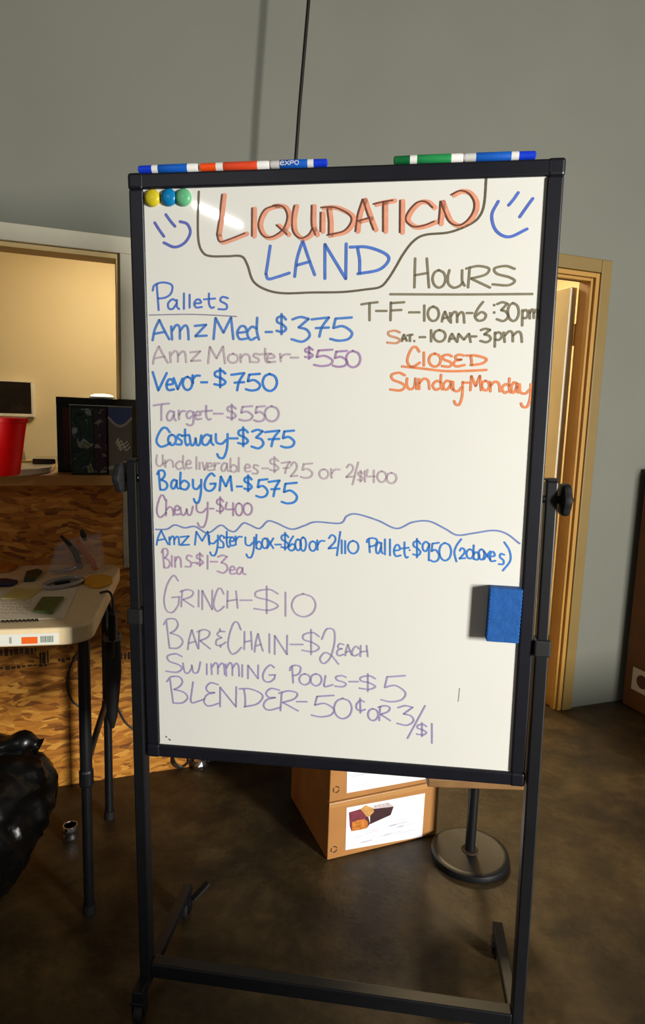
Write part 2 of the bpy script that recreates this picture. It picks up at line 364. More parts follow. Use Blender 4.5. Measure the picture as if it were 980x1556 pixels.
b = MB(); b.box(-0.45, -0.37, TH+0.02, RB, 0, 2.74); tag(b.build('wall_office_right', M_cream, mw=MW), kind='structure')
b = MB(); b.box(0.45, 1.95, TH+0.02, RB, 0.001, 0.004); tag(b.build('floor_hallway', mat('hallway_vinyl', (206, 176, 120), 0.5, var=0.1, scale=5), mw=MW), kind='structure')
# casing of the counter opening
CZ = 1.98; CS = -0.728
b = MB(); b.box(-3.3, CS, -0.018, -0.001, OZ1, CZ); b.box(OR_, CS, -0.018, -0.001, 0.822, OZ1)
tag(b.build('trim_1', M_white_trim, mw=MW, bevel=0.003), kind='structure')
# warm painted lining of the opening
b = MB(); b.box(OL, OR_-0.001, -0.0005, TH, OZ1-0.016, OZ1-0.001); b.box(OR_-0.012, OR_-0.001, -0.0005, TH, OZ0+0.05, OZ1-0.016)
tag(b.build('trim_2', M_lining, mw=MW), kind='structure')
# OSB facing under the counter
b = MB(); b.box(-3.6, OR_-0.001, -0.016, -0.002, 0.001, 1.140); b.box(OR_-0.001, CS-0.01, -0.016, -0.002, 0.001, 0.82); b.box(CS-0.01, -0.49, -0.016, -0.002, 0.001, 1.140)
osb = tag(b.build('wall_osb_facing', M_osb, mw=MW), kind='structure')
# printed grade stamps on the OSB
b = MB(); rr = random.Random(3)
for (u0, u1, v, hh) in ((0, 55, 992, .028), (0, 75, 1016, .016), (88, 132, 1003, .02), (172, 198, 998, .03), (60, 74, 1000, .05)):
    p = w_at(u0, v, -0.0165); q = w_at(u1, v, -0.0165); x = p.x
    while x < q.x:
        ww = rr.uniform(.006, .016); b.box(x, min(x+ww, q.x), -0.0168, -0.0161, p.z-hh/2+rr.uniform(0, .006), p.z+hh/2-rr.uniform(0, .006)); x += ww+rr.uniform(.002, .007)
st = tag(b.build('trim_3', mat('stamp_ink', (74, 46, 20), 0.7, var=0.4, scale=40), mw=MW), kind='structure')
# doorway: casing, jamb, stop
b = MB()
b.box(DR+0.02, DR+0.078, -0.02, -0.001, 0, DZ+0.08); b.box(DL-0.078, DL-0.02, -0.02, -0.001, 0, DZ+0.08); b.box(DL-0.02, DR+0.02, -0.02, -0.001, DZ+0.022, DZ+0.08)
tag(b.build('trim_4', M_door_trim, mw=MW, bevel=0.005, seg=3), kind='structure')
b = MB()
b.box(DR-0.001, DR+0.019, -0.012, TH+0.006, 0, DZ+0.02); b.box(DL-0.019, DL+0.001, -0.012, TH+0.006, 0, DZ+0.02); b.box(DL+0.001, DR-0.001, -0.012, TH+0.006, DZ, DZ+0.02)
b.box(DR-0.014, DR-0.001, 0.004, 0.030, 0, DZ); b.box(DL+0.001, DL+0.014, 0.004, 0.030, 0, DZ); b.box(DL+0.014, DR-0.014, 0.004, 0.030, DZ-0.013, DZ)
tag(b.build('trim_5', mat('amber_jamb_paint', (176, 132, 60), 0.45, var=0.08, scale=6), mw=MW, bevel=0.002), kind='structure')
# open door leaf, swung into the hallway
d1 = tag(empty('door_1', MW @ T(DR+0.006, TH+0.022, 0.0) @ RZ(math.radians(93)), None, None), kind='structure')
MB().box(0, 0.80, 0, 0.04, 0.012, DZ-0.02).build('door_leaf', M_door, d1, bevel=0.003)
for z in (0.25, 1.05, 1.82):
    MB().lathe([(.008, z-.05), (.008, z+.05)], 12).box(-.004, .03, -.004, -.001, z-.045, z+.045).build('hinge', mat('brass_hinge', (190, 150, 80), 0.3, 1.0, var=.1), d1)
hd = MB(); hd.lathe([(.03, 0), (.03, .008), (.012, .012), (.012, .04), (.026, .05), (.03, .065), (.02, .08)], 20, 'y', (.74, 0, 1.0)); hd.build('door_knob', M_steel, d1, smooth=True)
# baseboard of the office wall is hidden; the grey wall meets the floor directly

# ================================================================== COUNTER LEDGE AND WHAT STANDS ON IT
led = tag(MB().box(-3.15, OR_-0.014, -0.16, 0.62, 1.141, 1.176).build('counter_ledge', M_ledge, mw=MW, bevel=0.004),
          'long wooden counter ledge on top of the flake board half wall', 'counter')
LZ = 1.176
def on_ledge(u, v, z=LZ): return MWi @ on_z(u, v, z)
# white rounded laminate top on the ledge
ex = w_at(88, 700, -0.03).x
pts = []
x1 = -1.005; y0 = -0.24; R = 0.20
for k in range(13):
    a = -PI/2+PI/2*k/12; pts.append((x1-R+R*math.cos(a), y0+R+R*math.sin(a)))
pts += [(x1, 0.28), (-2.0, 0.28), (-2.0, y0)]
lam = tag(MB().prism(pts, LZ+0.001, LZ+0.022).build('laminate_top', M_laminate, mw=MW, bevel=0.004, seg=3),
          'white laminate tabletop with a rounded corner lying over the counter ledge', 'tabletop')
LT = LZ+0.022
# red bucket
p = MWi @ on_z(-14, 722, LT+0.001)
bk = empty('plastic_bucket', MW @ T(p.x, p.y+0.02, LT+0.001), 'bright red plastic bucket on the white laminate counter top', 'bucket')
MB().lathe([(.070, 0), (.073, .004), (.094, .150), (.094, .158), (.088, .158), (.068, .008), (.001, .006)], 40).build('bucket_body', M_red, bk, smooth=True)
MB().lathe([(.093, .146), (.098, .148), (.098, .160), (.090, .162)], 40).build('rim', M_red, bk, smooth=True)
# folded white card sign behind the bucket
p = MWi @ on_z(33, 702, LT+0.001)
cs = MB(); cs.add([(-.05,-.012,0),(.018,-.012,0),(0,0,.13),(-.05,0,.13),(-.05,.05,0),(.018,.05,0)], [(0,1,2,3),(3,2,5,4)])
o = tag(cs.build('folded_card', mat('ivory_card', (240, 226, 190), .7, var=.03), mw=MW @ T(p.x-.01, p.y+.03, LT+0.001)), 'ivory folded card standing just behind the red bucket', 'card')
sm = o.modifiers.new('solid', 'SOLIDIFY'); sm.thickness = .0015
p = MWi @ on_z(42, 702, LT+0.001)
tag(MB().box(-.03,.012,-.02,.02,0,.006).build('sticky_note_pad', mat('yellow_note_paper', (236, 196, 92), .7, var=.05), mw=MW @ T(p.x, p.y, LT+.001) @ RZ(.3), bevel=.001), 'small yellow note pad beside the red bucket', 'note pad')
# two boxed sets in shrink wrap
def sealed_box(u0, u1, v0, v1, off, depth, name, label, mats, deco):
    a = w_at(u0, v1, off); c = w_at(u1, v1, off); h = w_at((u0+u1)/2, v0, off).z-LZ
    r = empty(name, MW @ T(a.x, a.y, LZ+.001), label, 'boxed set', 'sealed boxed sets on the counter')
    W = c.x-a.x; MB().box(0, W, 0, depth, 0, h).build('carton', mats[0], r, bevel=.002)
    deco(r, W, h, depth)
    MB().box(-.002, W+.002, -.002, depth+.002, h+.0002, h+.0022).build('wrap_edge', mats[1], r, bevel=.0008)
    return r
M_wrap = mat('shiny_wrap_film', (206, 214, 214), .12, var=.15, scale=60, spec=.8)
def art(n, stops, sc, dist):
    m = bpy.data.materials.new(n); m.use_nodes = True; nt = m.node_tree; bb = nt.nodes['Principled BSDF']
    tc = nt.nodes.new('ShaderNodeTexCoord'); no = nt.nodes.new('ShaderNodeTexNoise'); no.inputs['Scale'].default_value = sc; no.inputs['Distortion'].default_value = dist; no.inputs['Detail'].default_value = 3
    rp = nt.nodes.new('ShaderNodeValToRGB'); el = rp.color_ramp.elements
    el[0].position = stops[0][0]; el[0].color = lin(stops[0][1]); el[1].position = stops[-1][0]; el[1].color = lin(stops[-1][1])
    for p_, c_ in stops[1:-1]: q = el.new(p_); q.color = lin(c_)
    nt.links.new(tc.outputs['Object'], no.inputs['Vector']); nt.links.new(no.outputs['Fac'], rp.inputs['Fac']); nt.links.new(rp.outputs['Color'], bb.inputs['Base Color'])
    bb.inputs['Roughness'].default_value = .15
    return m
M_art1 = art('dark_photo_print', [(.3,(18,28,28)),(.45,(40,70,52)),(.55,(26,34,54)),(.62,(150,164,158)),(.7,(90,120,60))], 26, .8)
M_art2 = art('maroon_photo_print', [(.3,(30,18,30)),(.45,(70,44,60)),(.55,(34,28,34)),(.64,(150,140,140)),(.7,(70,60,60))], 30, .6)
M_band = mat('pale_grey_print_band', (168, 164, 154), .3, var=.1, scale=30)
M_greybox = mat('grey_box_print', (112, 108, 100), .2, var=.12, scale=10)
def deco1(r, W, h, d):
    MB().box(W*.05, W*.62, -.0012, -.0002, h*.03, h*.96).build('front_picture', M_art1, r)
    MB().box(W*.66, W*.98, -.0012, -.0002, h*.03, h*.96).build('side_picture', M_art2, r)
def deco2(r, W, h, d):
    m = MB(); pp = [(W*.02, h*.99)]+[(W*.02+W*.96*k/10, h*(.86-.12*math.sin(PI*k/10))) for k in range(11)]+[(W*.98, h*.99)]
    m.add([(x, -.0008, z) for x, z in pp], [tuple(range(len(pp)))]); m.build('blue_arch', mat('muted_blue_print', (64, 82, 136), .2, var=.1), r)
    m = MB(); ribbon(m, catmull([(W*.02+W*.96*k/10, h*(.84-.12*math.sin(PI*k/10)), 0) for k in range(11)]), .008, -.0012)
    m.build('white_band', M_band, r); m = MB()
    ribbon(m, catmull([(W*.04, h*.10, 0), (W*.4, h*.14, 0), (W*.95, h*.22, 0)]), .012, -.0012); m.build('white_band', M_band, r)
    m = MB(); 
    for k, (x, z) in enumerate(((.3, .44), (.36, .40), (.42, .36))):
        ribbon(m, catmull([(W*x, h*(z+.02), 0), (W*(x+.12), h*(z+.1), 0), (W*(x+.08), h*z, 0), (W*(x+.25), h*(z+.07), 0), (W*(x+.3), h*(z+.0), 0), (W*(x+.5), h*(z+.06), 0)]), .003, -.0012)
    m.build('script_lettering', mat('ivory_print', (220, 214, 196), .3, var=.05), r)
sealed_box(108, 163, 617, 714, -0.152, .09, 'sealed_box_set', 'dark green picture box in shiny wrap, left of the grey one on the ledge', [mat('dark_green_carton', (24, 38, 32), .25, var=.2), M_wrap], deco1)
sealed_box(165.5, 201, 619, 712, -0.152, .09, 'sealed_box_set', 'grey wrapped box with a blue arch at its top, touching the board post', [M_greybox, M_wrap], deco2)
# black cabinet behind them
a = w_at(87, 690, -.058); c = w_at(250, 690, -.058); zt = w_at(100, 603, -.058).z
cb = empty('black_display_panel', MW @ T(a.x, -.058, LZ+.001), 'glossy black panel standing behind the two wrapped boxes on the ledge', 'panel')
W = c.x-a.x; h = zt-LZ-.001
MB().box(0, W, 0, .034, 0, h).build('panel_body', M_blackgloss, cb, bevel=.003)
MB().box(.02, .05, -.0025, -.0005, .02, h-.035).build('reflection_strip', mat('red_brown_reflection', (72, 26, 10), .15, var=.4, scale=14), cb, bevel=.0008)  # reddish-brown reflection in the black panel, painted as a strip
MB().box(0, W, -.0025, -.0005, h-.026, h-.001).build('top_rail', M_blackgloss, cb, bevel=.0008)
MB().box(.06, W-.02, -.0025, -.0005, .02, h-.03).build('glass_pane', mat('smoked_glass', (22, 14, 10), .08, var=.4, scale=7), cb, bevel=.0008)
p = w_at(155, 603, -.041)
ld = empty('light_bar', MW @ T(p.x, -.041, zt+.0005), 'small glowing white oval lamp on top of the glossy black panel', 'lamp')
m = MB(); m.m = Matrix.Diagonal((1, .34, 1, 1)); m.lathe([(.042, 0), (.042, .004), (.039, .005)], 28).build('lamp_base', M_whiteplastic, ld)
m = MB(); m.m = Matrix.Diagonal((1, .34, 1, 1)); m.lathe([(.039, .005), (.036, .010), (.024, .014), (.002, .0155)], 28).build('lamp_dome', mat('lit_dome', (255, 240, 210), .4, emit=(255, 236, 200), estr=1.6, var=.01), ld, smooth=True)
# low black slab left of the cabinet
a = w_at(49, 694, .02); c = w_at(86, 694, .02)
lp = MB().box(0, c.x-a.x-.004, 0, .16, 0, .018).build('closed_laptop', M_blackgloss, mw=MW @ T(a.x, .02, LT+.0005), bevel=.003)
tag(lp, 'closed flat black laptop at the left foot of the black cabinet', 'laptop')
# wall screen on the office back wall
TZ = RB-.035
a = w_at(-90, 634, TZ); c = w_at(53, 634, TZ); zt = w_at(50, 580, TZ).z; zb = w_at(50, 634, TZ).z
tv = empty('wall_screen', MW @ T((a.x+c.x)/2, TZ, zb), 'black wall screen with a thin white frame on the cream office wall', 'screen')
W = c.x-a.x; H = zt-zb
m = MB(); e = .02
m.box(-W/2, W/2, 0, .03, 0, e); m.box(-W/2, W/2, 0, .03, H-.008, H); m.box(-W/2, -W/2+e, 0, .03, e, H-.008); m.box(W/2-e, W/2, 0, .03, e, H-.008)
m.build('frame', M_whiteplastic, tv, bevel=.003)
MB().box(-W/2+e, W/2-e, .006, .028, e, H-.008).build('screen', M_screen, tv)
MB().box(-.1, .1, .03, .0345, H*.3, H*.7).build('wall_bracket', M_black, tv)

# ================================================================== CABLES
m = MB(); CO = -.22; A = w_at(469, -40, CO); Bq = w_at(455, 245, CO)
pts = []
for k in range(24):
    z = 4.58-k*(4.58-1.0)/23; tt = (A.z-z)/(A.z-Bq.z); x = A.x+(Bq.x-A.x)*tt
    pts.append((x+.006*math.sin(z*5)+.01*math.sin(z*2.1), CO+.015*math.sin(z*1.7), z))
m.tube(pts+[(pts[-1][0]+.01, CO/2, .96), (pts[-1][0]+.01, -.006, .94)], .006, 10)
m.tube([(A.x, CO, 4.58), (A.x, CO/2, 4.592), (A.x, -.001, 4.594)], .006)
tag(m.build('hanging_cable', M_wire, mw=MW, smooth=True), 'thin black cable hanging down the grey wall behind the whiteboard', 'cable')
m = MB(); y = -.022
P = [w_at(*q, y) for q in ((100, 1072), (106, 1040), (118, 1005), (128, 968))]
def wp(lst, off=-.022): return [tuple(w_at(u, v, off)) for u, v in lst]
m.tube(catmull(wp([(122, 985), (108, 1010), (102, 1038), (108, 1062), (122, 1075)])), .0035, 8)
m.tube(catmull(wp([(160, 1052), (176, 1070), (190, 1096), (206, 1110), (240, 1128), (262, 1145)])), .0035, 8)
m.tube(catmull(wp([(262, 1145), (266, 1158), (276, 1165), (286, 1158), (283, 1146), (270, 1142), (262, 1150), (264, 1162), (276, 1166), (296, 1150)])), .0035, 8)
tag(m.build('loose_wire', M_wire, mw=MW, smooth=True), 'thin dark wire looping across the flake board above the floor', 'wire')
p = on_z(306, 1160)
m = MB(); rr = random.Random(5)
m.lathe([(.01, 0), (.03, .004), (.034, .02), (.024, .036), (.006, .042)], 12, wob=lambda a, h: 1+.35*noise.noise((math.cos(a)*2, math.sin(a)*2, h*60)))
tag(m.build('crumpled_wrapper', M_steel, mw=T(p.x, p.y-.03, .001)), 'crumpled silver wrapper on the floor at the foot of the flake board', 'wrapper')

# ================================================================== WHITEBOARD ON ITS STAND
YAW, TILT, RL = -0.1216, 0.0158, -0.0189
BW, BH, FW = 0.813, 1.21, 0.0288
BC = Vector((0.0199, 1.2662, 1.2419))
MR = RZ(YAW) @ Matrix.Rotation(RL, 4, 'Y')
org = BC-(MR.to_3x3() @ Vector((0, 0, 1)))*BC.z
org.z = 0.0
MS = T(*org) @ MR
BZ = (MS.inverted() @ BC)
ML = T(*BZ) @ Matrix.Rotation(TILT, 4, 'X')        # board frame inside the stand frame
MBd = MS @ ML; MBi = MBd.inverted()
st = empty('mobile_whiteboard', MS, 'large handwritten whiteboard in a black frame on a black wheeled stand', 'whiteboard')
MB().box(-BW/2+.012, BW/2-.012, 0, .014, -BH/2+.012, BH/2-.012).build('board_panel', M_board, st, ML)
fr = MB(); x, z = BW/2, BH/2; y0, y1 = -.006, .018
for pr in ((-x, x, z-FW, z), (-x, x, -z, -z+FW), (-x, -x+FW, -z+FW, z-FW), (x-FW, x, -z+FW, z-FW)):
    fr.box(pr[0], pr[1], y0, y1, pr[2], pr[3])
fr.build('board_frame', M_frame, st, ML, bevel=.004, seg=3)
for sx in (-1, 1):
    for sz in (-1, 1):
        c = MB(); c.box(min(sx*(x+.0015), sx*(x-.03)), max(sx*(x+.0015), sx*(x-.03)), y0-.0015, y1+.0015, min(sz*(z+.0015), sz*(z-.03)), max(sz*(z+.0015), sz*(z-.03)))
        c.build('corner_cap', M_frame, st, ML, bevel=.006, seg=3)
PX = BW/2+.0165; PTS = {-1: BZ.z+.014, 1: BZ.z-.007}
def low(sx): return -(MS @ Vector((sx*PX, 0, 0))).z   # floor height under that post, in stand coordinates
for sx in (-1, 1):
    fz = low(sx); PT = PTS[sx]
    MB().box(sx*PX-.013, sx*PX+.013, -.004, .026, .06+fz, PT-.30).box(sx*PX-.011, sx*PX+.011, -.002, .024, PT-.30, PT+.035).build('post', M_black, st, bevel=.003)
    MB().box(sx*PX-.0165, sx*PX+.0165, -.008, .030, PT-.315, PT-.28).build('height_collar', M_rubber, st, bevel=.004)
    MB().box(sx*PX-.0115, sx*PX+.0115, -.0025, .0245, PT+.035, PT+.041).build('post_cap', M_rubber, st, bevel=.003)
    k = MB(); pr = [(.008, .0125), (.008, .017), (.026, .018), (.031, .021), (.0325, .027), (.031, .033), (.022, .037), (.010, .038)]
    k.lathe([(r, sx*h) for r, h in pr], 36, 'x', (sx*PX, .011, PT), wob=lambda a, h: 1+.06*math.cos(6*a))
    kn = k.build('clamp_knob', M_rubber, st, smooth=True)
    MB().lathe([(.007, sx*.037), (.007, sx*.041), (.004, sx*.043)], 16, 'x', (sx*PX, .011, PT)).build('bolt_head', M_steel, kn)
    MB().lathe([(.008, -sx*.004), (.008, -sx*.020)], 16, 'x', (sx*PX, .011, PT)).build('pivot_pin', M_steel, st)
    MB().beam((sx*PX, -.05, .072+fz), (sx*PX, .30, .072+fz), .026, .026).build('foot', M_black, st, bevel=.003)
    for yy in (-.035, .275):
        ca = MB(); ca.box(sx*PX-.016, sx*PX+.016, yy-.018, yy+.012, .050+fz, .060+fz)
        ca.box(sx*PX-.016, sx*PX-.012, yy-.012, yy+.012, .018+fz, .052+fz).box(sx*PX+.012, sx*PX+.016, yy-.012, yy+.012, .018+fz, .052+fz)
        co = ca.build('caster', M_black, st, bevel=.002)
        MB().lathe([(.010, -.011), (.021, -.010), (.025, -.006), (.025, .006), (.021, .010), (.010, .011)], 28, 'x', (sx*PX, yy, .0255+fz)).build('wheel', M_rubber, co, smooth=True)
# brake lever of the rear left caster
MB().beam((-PX+.02, .275, .055+low(-1)), (-PX+.055, .31, .085+low(-1)), .02, .008).build('brake_lever', M_rubber, st, bevel=.002)
MB().beam((-PX+.013, .012, .098+low(-1)), (PX-.013, .012, .098+low(1)), .030, .036).build('crossbar', M_black, st, bevel=.003)

# --- the handwriting
def bl(u, v, off=0.0):
    q = MBi @ on_plane(u, v, MBd @ Vector((0, off, 0)), MBd.to_3x3() @ Vector((0, 1, 0))); return (q.x, q.z, 0)
TR = {'A': (220,280,980/300), 'B': (480,260,980/300), 'C': (200,420,2.7222), 'D': (520,380,2.8), 'E': (220,600,2.45), 'F': (220,780,980/300),
      'G': (500,790,980/300), 'H': (230,680,4.9), 'I': (390,680,4.261), 'J': (230,940,4.083), 'K': (440,940,3.5), 'M': (220,760,2.45), 'N': (520,220,2.8), 'P': (460,760,2.45)}
PXM = 1.27/F                                   # metres per photo pixel on the board
def strokes_of(tk, s):
    ox, oy, sc = TR[tk]; out = []
    for it in s.split(';'):
        it = it.split()
        if not it: continue
        x0, x1, y0, y1 = map(float, it[1:5]); 
        for g in glyph(it[0], x0, x1, y0, y1): out.append([bl(ox+p.x/sc, oy+p.y/sc) for p in g])
    return out
def poly(tk, pts):
    ox, oy, sc = TR[tk] if tk else (0, 0, 1)
    return [bl(ox+p.x/sc, oy+p.y/sc) for p in catmull([(a, b, 0) for a, b in pts], n=8)]
def write(label, groups, col, wpx, name='handwriting', y=-.0006):
    m = MB()
    for g in groups: ribbon(m, g, wpx*PXM, y)
    o = m.build(name, ink(col), st, ML)
    o['label'] = label
BLUE, LBLUE, OLIVE, ORNG, PURP, MAUV, PLUM, DARK, SALM = (74,136,210), (84,122,204), (134,126,104), (232,142,96), (182,164,188), (192,176,184), (172,142,182), (116,72,56), (232,160,130)
title = []
for tk, s in (('A', "L 360 500 50 285;I 528 546 118 258;Q 568 712 105 262;U 735 850 105 268;I 866 888 140 235"),
              ('B', "D 30 180 178 318;A 200 290 140 300;T 290 385 145 300;I 408 436 145 305;C 450 590 150 275")): title += strokes_of(tk, s)
title += [poly('B', [(612,262),(618,205),(622,150)]), poly('B', [(622,150),(640,200),(665,250),(705,270),(750,250),(785,200),(788,150),(760,110),(718,98),(675,118)])]
write('salmon orange title fill', [[(p[0]+.004, p[1]-.001, 0) for p in g] for g in title], SALM, 6.5)
write('dark brown title outline', [[(p[0]-.001, p[1], 0) for p in g] for g in title], DARK, 2.2, y=-.0010)
land = strokes_of('A', "L 600 720 305 470;A 745 845 280 460")+strokes_of('B', "N 40 155 360 535;D 170 362 375 510")
write('blue second title word', land, LBLUE, 4.2)
write('blue sideways smile on the left', [poly('A', [(50,190),(72,225),(97,260)]), poly('A', [(105,150),(128,182),(152,210)]), poly('A', [(175,185),(212,198),(227,240),(200,290),(150,312),(95,290)])], (90,104,184), 4.0, 'smiley_drawing')
write('blue sideways smile on the right', [poly('N', [(665,240),(637,300),(655,365),(710,392),(788,358)]), poly('N', [(750,203),(730,232),(708,258)]), poly('N', [(812,228),(785,265),(755,308)])], (86,114,200), 4.0, 'smiley_drawing')
write('dark olive line around the title', [poly(None, [(302.5,291),(301,326),(302,366),(309,384),(321,389.3),(345,389.5),(367,389.6),(376,402),(385,427),(404,440),(431,445.6),(475,444.5),(520,443.8),(555,440),(578,436),(590,424),(602,405),(613,386),(628,367),(646,357),(683,353),(714,341),(729,328.5),(736,309),(739,270)])], (104,96,80), 3.2, 'border_line')
write('olive opening hours', strokes_of('D', "H 308 370 35 160;o 385 440 85 160;U 450 522 85 160;R 528 630 68 160;S 640 735 68 150;T 82 152 222 300;- 145 190 258 260;F 205 265 222 300;- 285 330 264 266;1 345 355 235 302;0 365 412 240 302;A 425 457 262 305;m 460 520 262 310;- 530 555 267 269;6 565 612 220 300;: 643 652 232 268;3 658 706 222 302;0 705 752 225 302;p 765 792 255 322;m 797 834 252 292;A 255 276 360 388;T 278 300 360 388;. 303 312 386 388;- 330 354 370 371;1 376 382 340 390;0 390 440 340 390;A 455 487 356 390;M 490 547 356 392;- 550 572 367 368;3 588 632 335 392;p 648 680 350 412;m 688 765 345 392")
      +[poly('D', [(205,188),(500,189),(810,187)])], OLIVE, 3.4)
write('rusty first letter of the Saturday line', strokes_of('D', 'S 192 247 343 396'), (206,150,116), 3.2)
write('orange closing days', strokes_of('D', "C 278 332 412 495;l 345 352 435 492;o 370 420 440 496;S 425 468 445 496;E 475 522 445 495;D 530 614 448 490;S 205 268 522 597;u 275 318 545 592;n 325 372 545 592;d 385 428 530 594;a 430 472 556 594;y 470 516 560 656;- 515 537 563 565;M 546 592 535 597;o 595 627 556 597;n 628 672 558 602;d 680 718 545 607;a 720 750 563 607;y 753 806 570 666")
      +[poly('D', [(255,495),(350,505),(440,515),(530,514),(615,510)])], ORNG, 3.6)
write('blue list heading', strokes_of('C', "P 88 172 25 140;a 150 198 95 136;l 213 222 70 135;l 236 246 75 130;e 260 292 95 130;t 300 347 70 130;s 360 402 85 138"), LBLUE, 3.0)
write('faint underline', [poly('C', [(75,160),(230,157),(330,160),(435,166)])], (148,142,160), 1.8, 'underline')
write('blue price line', strokes_of('C', "A 88 157 180 265;m 165 237 200 262;z 262 312 200 250;M 340 422 170 260;e 438 482 205 262;d 478 528 170 262;- 555 582 229 231;$ 600 642 155 240;3 662 737 168 270;7 745 817 170 250;5 822 912 170 266"), (84,132,204), 3.6)
write('faded mauve price line', strokes_of('C', "A 90 152 290 362;m 160 227 308 356;z 245 287 310 352;M 318 388 290 360;o 400 442 320 358;n 450 492 320 356;s 500 532 320 356;t 535 577 298 356;e 560 597 322 356;r 612 657 320 352;- 660 692 335 337"), MAUV, 3.2)
write('purple price', strokes_of('C', "$ 718 752 290 342;5 755 832 303 371;5 833 892 308 374;0 888 947 308 376"), PLUM, 3.2)
write('blue price line', strokes_of('C', "V 88 147 395 472;e 145 177 425 472;v 175 212 420 467;o 213 252 415 470;r 250 284 408 442;- 288 314 437 439;$ 343 392 380 460;7 413 467 400 472;5 473 532 403 472;0 543 602 403 474"), (66,130,212), 3.6)
write('mauve price line', strokes_of('E', "T 34 92 32 95;a 83 117 60 96;r 125 152 58 92;g 155 187 60 114;e 188 212 62 92;t 212 252 40 92;- 258 292 69 71;$ 308 342 35 94;5 353 402 42 96;5 408 448 42 99;0 448 500 42 99"), PURP, 3.2)
write('blue price line', strokes_of('E', "C 45 97 122 192;o 88 117 148 187;s 118 142 148 186;t 138 167 128 187;w 168 212 150 187;a 213 257 148 187;y 263 312 145 233;- 318 347 161 163;$ 348 387 120 192;3 398 442 130 199;7 448 502 133 192;5 508 557 133 196"), (72,138,216), 3.6)
write('faded mauve price line', strokes_of('H', "U 40 97 55 140;n 103 167 90 147;d 183 250 60 162;e 260 302 95 157;l 333 345 70 162;i 358 366 110 162;v 383 418 110 167;e 418 462 115 172;r 468 512 113 168;a 523 577 115 177;b 588 642 80 182;l 648 660 75 180;e 698 742 125 182;s 755 802 130 197;- 828 872 154 156")
      +strokes_of('I', "$ 88 147 60 162;7 163 217 93 167;2 223 267 95 187;5 288 362 103 197;o 408 467 140 202;r 478 540 138 197;2 583 632 110 192;/ 623 660 95 240;$ 660 690 150 222;1 700 707 150 222;4 716 772 143 227;0 783 842 153 224;0 843 907 163 232"), MAUV, 2.9)
write('blue price line', strokes_of('H', "B 45 122 170 317;a 148 202 240 307;b 213 282 185 312;y 308 377 238 407;G 398 482 193 322;M 510 602 213 322;- 638 677 289 291;$ 693 752 205 327")+strokes_of('I', "5 -2 72 205 322;7 78 150 213 317;5 163 262 228 362"), (66,136,216), 3.5)
write('mauve price line', strokes_of('H', "C 43 112 355 517;h 108 167 388 507;e 173 217 433 502;w 218 312 438 502;y 333 427 408 588;- 438 467 454 456;$ 488 542 368 492;4 558 624 408 507;0 628 682 413 507;0 688 752 413 502"), (176,148,178), 2.9)
write('blue wavy divider', [poly(None, [(237,804.5),(254,804),(266,797.7),(281,802),(296.5,800),(312,809),(321,808),(336,798),(348.6,806),(358,807),(370,795),(379,797),(394.5,803),(407,792),(419,794),(443,804),(462,799),(480,793),(517,795),(527,784.5),(541.6,781),(574,790.6),(603,803),(627,793.5),(652,792),(676,803),(695,813),(721,810),(750,806),(770,811),(789.8,826)])], (122,142,194), 2.6, 'divider_line')
write('blue crowded price line', strokes_of('F', "A 60 117 85 157;m 123 172 113 157;z 178 222 113 160;M 250 322 90 157;y 318 367 108 207;s 368 397 110 172;t 393 427 90 167;e 423 447 118 162;r 448 484 113 157;y 498 547 118 217;b 553 582 105 177;o 583 612 123 174;x 608 640 123 174;- 648 678 154 156;$ 678 717 95 182;6 713 747 113 184;0 748 777 128 184;0 773 802 118 187;o 818 852 138 187;r 853 894 133 182")
      +strokes_of('G', "2 -2 37 75 142;/ 40 57 58 177;1 61 67 100 167;1 78 84 103 167;0 95 147 103 167;P 188 240 90 162;a 233 267 110 167;l 273 284 95 172;l 298 309 95 177;e 323 357 123 182;t 358 397 110 187;. 396 406 149 151;$ 418 457 93 187;9 463 502 108 202;5 503 547 113 207;0 548 607 113 202;( 623 657 95 207;2 648 677 140 192;0 683 717 145 192;b 716 747 125 197;o 743 772 145 197;x 768 802 155 197;e 798 827 158 207;s 843 872 168 222;) 863 900 110 252"), (70,134,214), 2.8)
write('mauve price line', strokes_of('F', "B 85 127 175 272;i 133 139 210 265;n 150 182 213 267;s 203 237 208 267;- 238 264 244 246;$ 258 292 195 262;1 310 317 208 277;- 328 362 239 241;3 362 412 208 296;e 423 452 263 302;a 458 494 268 302;. 498 506 301 303"), (186,158,188), 2.8)
write('pale purple price line', strokes_of('M', "G 73 132 280 417;R 133 184 333 397;I 198 206 335 397;N 213 254 335 407;C 258 297 328 412;H 308 347 338 402;- 356 400 371 374;$ 408 502 320 422;1 522 528 343 432;0 548 637 348 434"), (176,166,192), 2.7)
write('pale purple price line', strokes_of('J', "B 78 197 0 187;A 228 292 70 192;R 288 367 68 187;& 398 464 63 178;C 478 562 20 217;H 578 627 80 192;A 643 694 93 207;I 730 738 95 212;N 763 847 103 222;- 863 942 158 162")+strokes_of('K', "$ 68 164 58 192;² 163 262 53 242;E 253 292 133 197;A 298 332 138 197;C 333 372 148 197;H 378 417 143 202"), (170,162,192), 2.7)
write('purple price line', strokes_of('J', "S 93 192 218 332;w 198 307 268 337;I 342 350 280 347;m 373 457 273 347;m 463 547 273 357;I 562 570 285 362;N 598 667 288 372;G 693 772 288 392")+strokes_of('K', "P 3 62 248 342;O 53 112 293 352;O 113 172 293 357;L 183 232 303 362;S 243 302 303 362;- 318 367 333 337;$ 373 462 293 387;5 488 617 303 442"), (166,158,198), 2.7)
